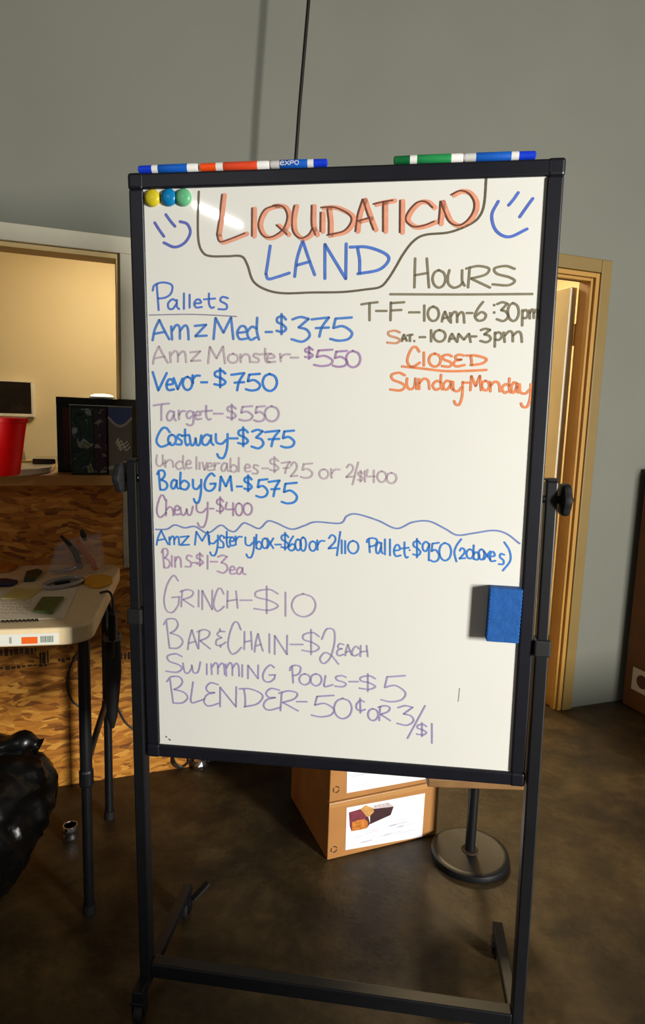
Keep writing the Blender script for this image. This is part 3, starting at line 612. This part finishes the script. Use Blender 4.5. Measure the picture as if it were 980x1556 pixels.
write('purple price line', strokes_of('J', "B 98 227 358 527;L 243 332 393 522;E 328 422 398 542;N 423 532 423 547;D 548 692 433 547;E 698 802 433 567;R 793 912 448 572;- 903 967 513 517")+strokes_of('K', "5 118 237 408 522;0 238 332 423 532;¢ 353 404 423 502;O 418 472 478 542;R 473 537 463 542;3 573 660 463 567;/ 628 722 463 637;$ 678 732 553 627;1 755 761 558 662"), (162,154,196), 2.7)
write('stray grey pen tick', [poly('K', [(905,370),(902,405),(898,440)])], (180,178,186), 1.4, 'stray_mark')
write('tiny grey specks', [poly(None, [(252.5,1119),(253.5,1120)]), poly(None, [(257,1123),(259,1124.5)])], (120,118,108), 2.6, 'stray_mark')

# --- magnets and eraser on the board
M_mag = [mat('yellow_translucent_plastic', (214, 196, 40), .25, var=.05, trans=.15), mat('blue_translucent_plastic', (8, 128, 186), .25, var=.05, trans=.15), mat('green_translucent_plastic', (104, 186, 134), .25, var=.05, trans=.15)]
for (u, v), mm, cn, where in zip(((232, 301.5), (257, 300.5), (279, 300.5)), M_mag, ('yellow', 'blue', 'green'), ('leftmost, in the board corner', 'between the yellow and the green one', 'rightmost of the row')):
    q = bl(u, v)
    r = empty('round_magnet', MBd @ T(q[0], -.0002, q[1]), '%s round magnet on the whiteboard, %s' % (cn, where), 'magnet', 'round magnets on the whiteboard')
    MB().lathe([(.0152, .0002), (.0156, .002), (.015, .005), (.0125, .0075), (.007, .009), (.001, .0094)], 32, 'y').build('dome', mm, r, smooth=True)
    MB().lathe([(.0158, .0), (.0162, .0006), (.0162, .0022), (.0156, .003)], 32, 'y').build('rim', mm, r, smooth=True)
a = bl(741, 888); c = bl(786, 971)
er = empty('magnetic_eraser', MBd @ T((a[0]+c[0])/2, -.0004, (a[1]+c[1])/2) @ Matrix.Rotation(.02, 4, 'Y'), 'blue ribbed foam eraser stuck to the right side of the whiteboard', 'eraser')
EW, EH = (c[0]-a[0]), (a[1]-c[1])
MB().box(-EW/2+.001, EW/2-.001, -.006, 0, -EH/2+.001, EH/2-.001).build('felt_pad', M_felt, er, bevel=.001)
m = MB(); side = []
for k in range(14):
    z0 = -EH/2+EH*k/14; side += [(0.0, z0+.0003), (.0010, z0+EH/56), (.0010, z0+EH/28), (0.0, z0+EH/14-.0003)]
m.m = Matrix.Rotation(PI/2, 4, 'X')
m.prism([(EW/2-.0015+dx, z0) for dx, z0 in side]+[(-EW/2+.0015-dx, z0) for dx, z0 in side[::-1]], .0062, .026)
m.build('foam_block', M_eraser, er, bevel=.0012, seg=2)

# --- markers lying on the top edge of the frame
def marker(u0, u1, vtop, cap_left, mcap, mlab, label, script=None):
    zt = BH/2
    a = bl(u0, vtop+8); c = bl(u1, vtop+8)
    L = c[0]-a[0]; R = .0078
    M = MBd @ T(a[0], .006, zt+R+.0018)
    if not cap_left: M = MBd @ T(c[0], .006, zt+R+.0018) @ RZ(PI)
    r = empty('dry_erase_marker', M, label, 'marker', 'markers on top of the whiteboard')
    q = L/.135
    MB().lathe([(.0046, .0), (.0074, .002*q), (.0076, .026*q), (.0079, .032*q)], 20, 'x').build('cap', mcap, r, smooth=True)
    MB().lathe([(.0079, .032*q), (.0079, .131*q), (.0066, .135*q)], 20, 'x').build('barrel', M_whiteplastic, r, smooth=True)
    lb = MB().lathe([(.0080, .046*q), (.00815, .0465*q), (.00815, .1115*q), (.0080, .112*q)], 24, 'x').build('label_sleeve', mlab, r, smooth=True)
    if script:
        m = MB(); x = .058*q if cap_left else .060*q
        for ch in script:
            gs = glyph(ch, 0, .0075, .0035, -.0035)
            for g in gs: ribbon(m, [(x+p.x, p.y, 0) for p in g], .0012, -.0083)
            x += .0092
        if not cap_left: m.v = [(.158*q-vx+.012, -vy, vz) for vx, vy, vz in m.v]; 
        if not cap_left: m.v = [(.158*q-(vx-.012)+.0, vy, vz) for vx, vy, vz in [( vx, vy, vz) for vx, vy, vz in m.v]]
        if not cap_left: m.v = [(.17*q-vx, vy, vz) for vx, vy, vz in m.v]
        m.build('label_lettering', M_whiteplastic, lb)
    return r
marker(209, 300, 254, True, M_blueplastic, M_bluelabel, 'blue capped marker at the far left end of the board top edge')
marker(303, 409, 249, True, M_orangecap, M_redlabel, 'orange capped marker on the board top, only orange one')
marker(410, 497, 244, False, M_blueplastic, M_bluelabel, 'blue marker touching the orange marker tail, just left of centre', 'expo')
marker(598, 704, 236, True, M_greencap, M_greenlabel, 'green capped marker on the board top, only green one')
marker(705, 815, 230, False, M_blueplastic, M_bluelabel, 'blue marker at the right end, after the green marker')

# ================================================================== FOLDING TABLE (left)
TZ = 0.86
FR_ = Vector((-0.560, 1.50, 0)); ax = Vector((0.98, 0.2, 0)).normalized(); 
MT = frame(FR_, ax, (0, 1, 0))                      # x to the right along the front edge, y to the wall
tb = empty('folding_table', MT, 'white plastic folding table with black metal legs against the flake board', 'table')
def rrect(x0, x1, y0, y1, r, n=8):
    out = []
    for cx, cy, a0 in ((x1-r, y1-r, 0), (x0+r, y1-r, PI/2), (x0+r, y0+r, PI), (x1-r, y0+r, 1.5*PI)):
        for k in range(n+1): a = a0+PI/2*k/n; out.append((cx+r*math.cos(a), cy+r*math.sin(a)))
    return out
LX, LY = 0.56, 0.69
MB().prism(rrect(-LX, 0, 0, LY, .065), TZ-.045, TZ).build('tabletop', M_tablewhite, tb, bevel=.006, seg=3)
def leg(x, y, n='leg'):
    m = MB(); m.tube([(x, y, .40), (x, y, TZ-.046)], .016, 14); m.tube([(x, y, .012), (x, y, .40)], .0135, 14); m.lathe([(.0175, .385), (.019, .39), (.019, .425), (.0165, .43)], 16, c=(x, y, 0))
    o = m.build('leg', M_black, tb, smooth=False); MB().lathe([(.017, 0), (.018, .004), (.017, .03)], 16, c=(x, y, 0)).build('foot_cap', M_rubber, o)
for x in (-.034, -LX+.06):
    ya, yb = (.10, LY-.16) if x > -.1 else (.50, LY-.05)
    for y in (ya, yb): leg(x, y)
    for z in (.80, .44): MB().tube([(x, ya, z), (x, yb, z)], .0095, 10).build('leg_crossbar', M_black, tb)
MB().tube([(-.034, .30, .795), (-.034-.22, .30, TZ-.046)], .006, 8).build('brace', M_steel, tb)
for y in (.20, LY-.10): MB().box(-LX+.08, -.06, y, y+.02, TZ-.075, TZ-.0455).build('apron_rail', M_black, tb)
# sticker on the front edge
sk = MB().box(-.30, -.075, -.0012, -.0002, TZ-.040, TZ-.012).build('edge_sticker', mat('white_sticker', (226, 226, 214), .5, var=.03), tb)
MB().box(-.158, -.122, -.002, -.0013, TZ-.037, TZ-.020).build('orange_patch', mat('orange_print', (236, 100, 24), .5, var=.05), sk, bevel=.0004)
m = MB(); rr = random.Random(9)
for x0, x1 in ((-.115, -.088), (-.215, -.212), (-.185, -.182)):
    x = x0
    while x < x1: ww = rr.uniform(.001, .003); m.box(x, x+ww, -.002, -.0013, TZ-.035, TZ-.019); x += ww+.0015
m.build('sticker_print', mat('grey_print', (128, 140, 128), .5, var=.1), sk)

MTi = MT.inverted()
def tt(u, v): return MTi @ on_z(u, v, TZ)
def flat(name, quad, mt, h, label, cat, z=0.0006, bev=0.0008):
    pts = [tt(u, v) for u, v in quad]; c = sum(pts, Vector())/len(pts)
    o = MB().prism([(p.x-c.x, p.y-c.y) for p in pts], 0, h).build(name, mt, mw=MT @ T(c.x, c.y, TZ+z), bevel=bev)
    return tag(o, label, cat), MT @ T(c.x, c.y, TZ+z), c
o, mo, c = flat('printed_sheet', [(-40, 944), (98, 940), (118, 893), (-30, 900)], mat('off_white_print_paper', (226, 214, 190), .6, var=.03), .0012, 'white printed sheet lying flat at the front of the folding table', 'paper')
m = MB(); rr = random.Random(4)
for row in range(5):
    for k in range(16):
        u = 2+k*3.6+rr.uniform(-1, 1); v = 915+row*4.5+rr.uniform(-1, 1)
        if u > 48-row*2: continue
        p = tt(u, v)-c; q = tt(u+2.2, v-1)-c
        m.add([(p.x, p.y, .0014), (q.x, p.y, .0014), (q.x, q.y+.002, .0014), (p.x, q.y+.003, .0014)], [(0,1,2,3)])
m.build('pattern_print', mat('olive_grey_print', (120, 106, 74), .6, var=.3), o)
m = MB(); mm = Matrix.Rotation(0, 4, 'X'); 
for k in range(9):
    u = 2+k*6.4; a1 = tt(u, 947-.25*k)-c; b1 = tt(u+2.5, 943.5-.25*k)-c; c1 = tt(u+4.6, 947-.25*k)-c
    vs0 = len(m.v); pts = catmull([(a1.x, a1.y, 0), (b1.x, b1.y, 0), (c1.x, c1.y, 0)])
    t2 = MB(); ribbon(t2, [(p.x, p.y, 0) for p in pts], .004); m.add([(vx, vz, .0015) for vx, vy, vz in t2.v], t2.f)
m.build('script_print', mat('black_print', (46, 36, 26), .6, var=.2), o)
flat('green_card_pack', [(50, 932), (80, 935), (98, 911), (64, 911)], mat('green_pack_print', (92, 112, 58), .35, var=.25, scale=30), .007, 'small green packet lying on the printed sheet', 'packet', z=.0022, bev=.002)
flat('yellow_paper_slip', [(2, 911), (44, 912), (64, 897), (22, 895)], mat('pale_yellow_paper', (206, 190, 110), .6, var=.05), .002, 'pale yellow paper slip behind the green packet', 'paper slip', z=.0022, bev=.0005)
flat('yellow_sponge', [(128, 889), (138, 894), (152, 895), (171, 888), (171, 880), (160, 877), (138, 878), (129, 883)], mat('golden_yellow_foam', (222, 158, 20), .7, var=.12, scale=40, bump=.2), .010, 'flat golden yellow pouch near the right edge of the folding table', 'pouch', bev=.004)
flat('dark_green_packet', [(36, 885), (52, 884), (64, 872), (58, 869), (40, 873)], mat('dark_green_print', (58, 66, 34), .4, var=.2), .012, 'dark green packet lying behind the pale yellow slip', 'packet', bev=.003)
flat('blue_pen_case', [(-12, 893), (18, 892), (28, 887), (10, 884), (-12, 885)], mat('navy_case', (24, 22, 66), .4, var=.15), .012, 'dark navy pen case at the left edge of the picture, on the table', 'case', bev=.004)
flat('orange_packet', [(-10, 872), (14, 870), (28, 862), (14, 859), (-10, 862)], mat('orange_packet_print', (200, 126, 30), .45, var=.2, scale=30), .010, 'flat orange packet at the back left of the folding table', 'packet', bev=.002)
# oval steel buckle: ring of tube on the table
c0 = tt(97, 889); m = MB()
e1 = tt(126, 884)-c0; e2 = (tt(97, 881)-c0)*.75
ring = [(e1.x*math.cos(a)+e2.x*math.sin(a), e1.y*math.cos(a)+e2.y*math.sin(a), .008) for a in [2*PI*k/40 for k in range(41)]]
bkl = empty('clear_tray', MT @ T(c0.x, c0.y, TZ+.0005), 'clear oval plastic tray with a rolled rim, left of the yellow pouch', 'tray')
MB().tube(ring, .0065, 8).build('rim', mat('clear_grey_plastic', (168, 160, 158), .2, var=.1, spec=.7), bkl, smooth=True)
m = MB(); m.prism([(p[0], p[1]) for p in ring[:-1]], 0, .003); m.build('tray_base', mat('grey_plastic_base', (140, 126, 112), .3, var=.1), bkl)
m = MB(); m.tube([(-e1.x*.45, -e1.y*.45, .008), (e1.x*.3, e1.y*.3, .008)], .0045, 8); m.build('tray_contents', M_black, bkl, smooth=True)
# plastic bag of hand tools, standing at the back right
c0 = tt(126, 872)
def vu(u, v, dy=0.0):     # a point above the table in the upright plane through c0 facing the camera
    base = MT @ Vector((c0.x, c0.y+dy, TZ)); n = Vector((base.x, base.y, 0)).normalized()
    return MTi @ on_plane(u, v, base, n)-Vector((c0.x, c0.y, TZ))
tool = empty('secateurs', MT @ T(c0.x, c0.y, TZ+.0005), 'shears with an orange brown handle lying in the clear plastic packaging', 'shears')
MB().tube([vu(118, 822), vu(128, 838), vu(140, 852), vu(146, 866)], .010, 10, radii=[.006, .011, .013, .008]).build('handle', mat('orange_brown_grip', (200, 104, 24), .35, var=.2, scale=20), tool, smooth=True)
MB().tube([vu(92, 814), vu(102, 824), vu(114, 838), vu(121, 858)], .007, 10, radii=[.004, .007, .011, .009]).build('handle', mat('black_grip', (26, 20, 20), .3, var=.2), tool, smooth=True)
MB().tube([vu(121, 858, .02), vu(108, 866, .02), vu(88, 869, .02), vu(74, 868, .02)], .006, 8, radii=[.008, .007, .005, .002]).build('blade', M_steel, tool, smooth=True)
MB().lathe([(.010, -.006), (.012, 0), (.010, .006)], 16, 'y', tuple(vu(121, 860, -.012))).build('pivot_bolt', M_steel, tool)
MB().tube([vu(124, 806, .02), vu(127, 813, .02), vu(130, 822, .02)], .010, 10, radii=[.007, .010, .006]).build('spring_catch', M_black, tool, smooth=True)
mf = bpy.data.materials.new('crumpled_clear_film'); mf.use_nodes = True; nt = mf.node_tree
pb = nt.nodes['Principled BSDF']; pb.inputs['Roughness'].default_value = .08; pb.inputs['Base Color'].default_value = (.9, .86, .88, 1); pb.inputs['Alpha'].default_value = .24
no = nt.nodes.new('ShaderNodeTexNoise'); no.inputs['Scale'].default_value = 40; bp = nt.nodes.new('ShaderNodeBump'); bp.inputs['Strength'].default_value = 1; bp.inputs['Distance'].default_value = .01
nt.links.new(no.outputs['Fac'], bp.inputs['Height']); nt.links.new(bp.outputs['Normal'], pb.inputs['Normal'])
m = MB(); N1, N2 = 14, 12; vs = []
quad = [(72, 874), (158, 872), (150, 812), (84, 828)]
for j in range(N2+1):
    for i in range(N1+1):
        s, q = i/N1, j/N2
        u = (quad[0][0]*(1-s)+quad[1][0]*s)*(1-q)+(quad[3][0]*(1-s)+quad[2][0]*s)*q
        v = (quad[0][1]*(1-s)+quad[1][1]*s)*(1-q)+(quad[3][1]*(1-s)+quad[2][1]*s)*q
        bul = math.sin(PI*s)*math.sin(PI*min(1, q*1.05))
        p = vu(u, v, -.035*bul+.012*noise.noise((s*7, q*7, 1)))
        if j == 0: p.z = 0.0005
        vs.append(tuple(p))
m.add(vs, [(j*(N1+1)+i, j*(N1+1)+i+1, (j+1)*(N1+1)+i+1, (j+1)*(N1+1)+i) for j in range(N2) for i in range(N1)])
nv = len(vs)
m.add([(x, y+.055+.01*noise.noise((x*30, z*30, 5)), z) for x, y, z in vs], [(j*(N1+1)+i, j*(N1+1)+i+1, (j+1)*(N1+1)+i+1, (j+1)*(N1+1)+i) for j in range(N2) for i in range(N1)])
tag(m.build('plastic_packaging', mf, mw=MT @ T(c0.x, c0.y, TZ+.0005), smooth=True), 'crumpled clear plastic packaging around the shears on the folding table', 'packaging')
# power adapter hanging off the right edge of the table
e = Vector((.004, .30, TZ-.004)); 
m = MB()
ad = empty('hanging_adapter', MT, 'black power adapter hanging on its cord at the table right edge', 'adapter')
MB().box(.006, .026, .27, .33, TZ-.135, TZ-.055).build('adapter_body', M_rubber, ad, bevel=.006, seg=3)
MB().tube(catmull([(-.02, .30, TZ+.004), (.006, .30, TZ+.006), (.016, .30, TZ-.02), (.016, .30, TZ-.056)]), .0035, 8).build('cord', M_wire, ad, smooth=True)
MB().tube(catmull([(.016, .30, TZ-.135), (.018, .28, TZ-.17), (.014, .30, TZ-.195), (.010, .33, TZ-.17), (.014, .32, TZ-.136)]), .003, 8).build('cord', M_wire, ad, smooth=True)
# folded black umbrella hanging between the table legs
um = empty('folded_umbrella', MT, 'folded black umbrella with a grey band hung between the table legs', 'umbrella')
MB().tube([(.006, .36, .74), (.006, .36, .715), (.007, .35, .60), (.006, .33, .47), (.006, .33, .43)], .02, 14, radii=[.012, .024, .026, .016, .006]).build('canopy', M_rubber, um, smooth=True)
MB().lathe([(.0255, .700), (.027, .702), (.027, .716), (.0255, .718)], 18, c=(.006, .36, 0)).build('band', mat('grey_band', (120, 112, 110), .5, var=.1), um)
MB().tube(catmull([(.006, .36, .74), (.006, .36, .775), (-.010, .365, .817), (-.034, .37, .818)]), .006, 8).build('handle', M_rubber, um, smooth=True)
# dented can on the floor under the table
p = on_z(111, 1284)
cn = empty('drink_can', T(p.x-.02, p.y+.03, .001) @ RZ(.4), 'small dented silver can standing on the floor under the folding table', 'can')
MB().lathe([(.020, 0), (.025, .004), (.027, .012), (.023, .022), (.025, .030), (.027, .040), (.022, .047)], 24, wob=lambda a, h: 1+.12*noise.noise((math.cos(a)*1.5, math.sin(a)*1.5, h*80))).build('can_body', M_steel, cn, smooth=True)
MB().lathe([(.022, .047), (.023, .049), (.019, .049), (.018, .046), (.001, .046)], 24).build('lid', M_steel, cn)

# ================================================================== BLACK BAG (lower left)
bc = Vector((-0.985, 1.61, 0))
prof = [(.02, 0), (.105, .003), (.150, .05), (.190, .12), (.232, .20), (.250, .27), (.240, .34), (.215, .40), (.16, .43), (.10, .445), (.02, .45)]
bg_ = empty('trash_bag', T(*bc), 'full black plastic bag with a folded neck at the lower left', 'bag')
m = MB()
def wob(a, h):
    c_, s_ = math.cos(a), math.sin(a)
    return 1+.12*noise.noise((c_*1.6, s_*1.6, h*6))-.16*abs(noise.noise((c_*3.2+h*3, s_*3.2, h*11+4)))-.09*abs(noise.noise((c_*6.5, s_*6.5+h*8, h*20)))+.05
fine = []
for i in range(len(prof)-1):
    for k in range(6):
        t_ = k/6; fine.append((prof[i][0]*(1-t_)+prof[i+1][0]*t_, prof[i][1]*(1-t_)+prof[i+1][1]*t_))
fine.append(prof[-1])
m.lathe(fine, 120, wob=wob); m.build('bag_body', M_bag, bg_, smooth=True)
m = MB(); m.tube(catmull([(-.06, -.02, .43), (.04, -.03, .455), (.12, -.02, .475), (.20, .0, .492), (.235, .01, .475)]), .04, 14, radii=[.036+.007*math.sin(k*.8)-.0006*k for k in range(25)])
m.build('folded_neck', M_bag, bg_, smooth=True)
m = MB(); m.box(.0, .14, -.256, -.246, .262, .292); lb = m.build('grey_patch', mat('worn_grey_print', (70, 70, 70), .6, var=.5, scale=40), bg_, T(-.07, .02, -.01), bevel=.002)

# ================================================================== CARDBOARD BOXES UNDER THE BOARD
p0 = on_z(497, 1308); p1 = on_z(663, 1268)
MBX = frame(p0, p1-p0, (0, 1, 0)); MBXi = MBX.inverted(); BWX = (p1-p0).length
Nf = MBX.to_3x3() @ Vector((0, 1, 0))
def fx(u, v, off=0.0): return MBXi @ on_plane(u, v, p0+Nf*off, Nf)
h1 = fx(497, 1222).z; 
def carton(z0, W, h, D, label, lab, bar):
    r = empty('cardboard_box', MBX @ T(0, 0, z0), label, 'box', 'cardboard boxes stacked under the whiteboard')
    MB().box(0, W, 0, D, .0005, h-.0005).build('carton', M_card, r, bevel=.003)
    MB().box(.0, W, D*.42, D*.58, h-.0004, h+.0002).build('tape', M_tape, r)
    MB().box(0, W, -.0015, -.0002, h-.018, h-.002).build('flap_edge', M_tape, r, bevel=.0006)
    pl = MB(); q = [(lab[0][0], lab[0][1]), (lab[1][0], lab[1][1]), (lab[2][0], lab[2][1]), (lab[3][0], lab[3][1])]
    pts = [fx(u, v) for u, v in q]; pl.add([(p.x, -.001, p.z-z0) for p in pts], [(0,1,2,3)])
    ob = pl.build('label', M_paper, r); sm = ob.modifiers.new('solid', 'SOLIDIFY'); sm.thickness = .0004; sm.offset = 0
    m = MB(); rr = random.Random(int(z0*100)+2)
    x0, x1 = pts[0].x, pts[1].x; zlo = pts[0].z-z0; zhi = pts[3].z-z0
    for k in range(16):
        f = rr.uniform(.06, .6); s_ = rr.uniform(.02, .7)
        zz = zlo+(zhi-zlo)*rr.uniform(.08, .42 if bar else .8); xx = x0+(x1-x0)*s_
        ribbon(m, [(xx, zz), (min(xx+f*.12, x1-.01), zz+.001)], .003, -.0013)
    m.build('label_print', mat('pale_grey_print', (206, 206, 222), .6, var=.05), ob)
    m = MB(); cx = .022; cz = fx(514, 1289).z if bar else fx(514, 1199).z; cz -= z0
    for k in range(3):
        a0 = 2*PI*k/3+.4; ribbon(m, catmull([(cx+.010*math.cos(a0+t_*.45), cz+.010*math.sin(a0+t_*.45), 0) for t_ in range(4)]), .004, -.001)
    m.build('recycle_mark', mat('dark_brown_print', (84, 54, 24), .7, var=.1), r)
    if bar:
        def pg(name, lst, mt, y):
            m = MB(); pp = [fx(530+(u-218)/4.4545+ -1.0, 1150+v/4.4545) for u, v in lst]; pp = [fx(480+u/4.4545, 1150+v/4.4545) for u, v in lst]
            m.add([(p.x, y, p.z-z0) for p in pp], [tuple(range(len(pp)))]); m.build(name, mt, ob)
        pg('bar_side', [(365,392),(385,352),(525,335),(505,392),(365,455)], mat('dark_chocolate_print', (58, 26, 32), .5, var=.2, scale=60), -.0014)
        pg('bar_top', [(385,352),(395,325),(490,308),(527,336)], mat('speckled_print', (206, 190, 190), .5, var=.4, scale=160), -.0014)
        pg('bar_wrapper', [(222,375),(300,352),(340,400),(330,420),(245,440),(240,505),(228,470)], mat('plum_print', (122, 48, 62), .5, var=.3, scale=60), -.0014)
        pg('bar_filling', [(245,440),(285,425),(330,420),(352,440),(345,480),(300,492),(240,502)], mat('nut_filling_print', (204, 122, 46), .5, var=.5, scale=120), -.0016)
        pg('bar_end', [(300,352),(335,325),(385,345),(392,370),(355,408),(340,400)], mat('caramel_print', (206, 152, 84), .5, var=.25, scale=80), -.0016)
        pg('bar_edge', [(330,420),(340,400),(355,408),(365,450),(345,480),(352,440)], mat('dark_wrapper_print', (90, 34, 46), .5, var=.2, scale=60), -.0016)
    return r
carton(0.001, BWX, h1, .36, 'lower brown cardboard box whose white label shows a chocolate bar', [(524.5, 1291.5), (641, 1271), (645.5, 1205), (526.5, 1227)], True)
W2 = fx(649, 1195, 0).x
carton(h1+.003, W2, .26, .35, 'upper brown cardboard box with a white label, mostly behind the whiteboard', [(526.5, 1205), (648, 1183), (650, 1120), (528, 1130)], False)

# ================================================================== PEDESTAL TABLE
pc = on_z(713, 1303)
MP = T(pc.x, pc.y, 0)
pt = empty('pedestal_table', MP, 'low brown topped pedestal table with a round black base beside the cartons', 'table')
rb = (on_z(771, 1305)-on_z(658, 1305)).length/2
MB().lathe([(rb-.012, 0), (rb-.003, .003), (rb, .012), (rb-.003, .022), (rb-.012, .026), (rb-.022, .024), (rb-.03, .019), (.03, .022), (.026, .03)], 56).build('base', [mat('dusty_base_top', (62, 50, 36), .75, var=.35, scale=9, spec=.2)], pt, smooth=True)
MB().lathe([(rb-.010, -.0), (rb+.001, .003), (rb+.004, .012), (rb+.001, .023), (rb-.010, .028), (rb-.016, .027)], 56).build('rim', M_black, pt, smooth=True)
MB().lathe([(.016, .029), (.016, .350)], 24).build('pole', M_black, pt, smooth=True)
MB().box(-.04, .04, -.04, .03, .344, .3535).build('mount_plate', M_black, pt)
e0 = on_z(650, 1205, .472)-Vector((pc.x, pc.y, 0)); e1 = on_z(800, 1209, .472)-Vector((pc.x, pc.y, 0))
yq = min(e0.y, e1.y)
MB().box(-.185, .105, -.19, .035, .354, .38).build('table_top', M_wood, pt, bevel=.004)

# ================================================================== TALL CARTON (right edge)
p = on_z(939, 1065); q = w_at(939, 1065)
MX = MW @ T((MWi @ p).x, -.03, 0)
zt = w_at(970, 712, -.40).z
tc_ = empty('tall_carton', MX, 'tall brown cardboard carton against the grey wall at the right edge', 'box')
MB().box(0, .55, -.37, 0, .001, 1.20).build('carton', M_carddark, tc_, bevel=.004)
MB().box(.25, .31, -.3706, 0, 1.2001, 1.2006).build('tape', M_tape, tc_)
a = MX.inverted() @ on_plane(959, 1046, MX.translation, WT)
lb = MB().box(-.0016, -.0003, a.y-.12, a.y, a.z, a.z+.115).build('shipping_label', mat('kraft_beige_label', (226, 206, 180), .6, var=.05), tc_)
m = MB(); m.lathe([(.034, -.0022), (.034, -.0017)], 24, 'x', (0, a.y-.062, a.z+.058)); m.build('round_mark', mat('brown_mark', (96, 50, 22), .6, var=.1), lb)

# ================================================================== OUT OF FRAME: GOODS INFERRED FROM THEIR SHADOW, AND AN ADDED SHADE BIN
M_binwood = mat('pallet_wood', (140, 104, 66), .7, var=.25, scale=9)
rk = empty('storage_tote', T(2.06, 1.66, .001) @ RZ(-.3), 'low dark tote bin right of the picture, beside the tall carton', 'bin')
for k in range(1):
    MB().lathe([(.32, 0), (.35, .02), (.38, .37), (.40, .38), (.40, .43), (.35, .44)], 4).build('tote', M_rubber, rk, bevel=.02, seg=3)
bn = empty('unseen_shade_bin', T(0.95, -.38, .001) @ RZ(.3), 'added unseen wooden bin that shades the lower left floor', 'bin')  # added blocker, never in view: keeps the key light off the lower-left floor
for k in range(5):
    for y in (-.40, .40): MB().box(-.45, .45, y-.012, y+.012, .10+k*.13, .215+k*.13).build('slat', M_binwood, bn, bevel=.003)
    for x in (-.45, .45): MB().box(x-.012, x+.012, -.387, .387, .10+k*.13, .215+k*.13).build('slat', M_binwood, bn, bevel=.003)
MB().box(-.44, .44, -.385, .385, .085, .10).build('bin_floor', M_binwood, bn)
for x in (-.42, .42):
    for y in (-.37, .37): MB().box(x-.03, x+.03, y-.018, y+.018, 0, .735).build('corner_post', M_binwood, bn, bevel=.003)
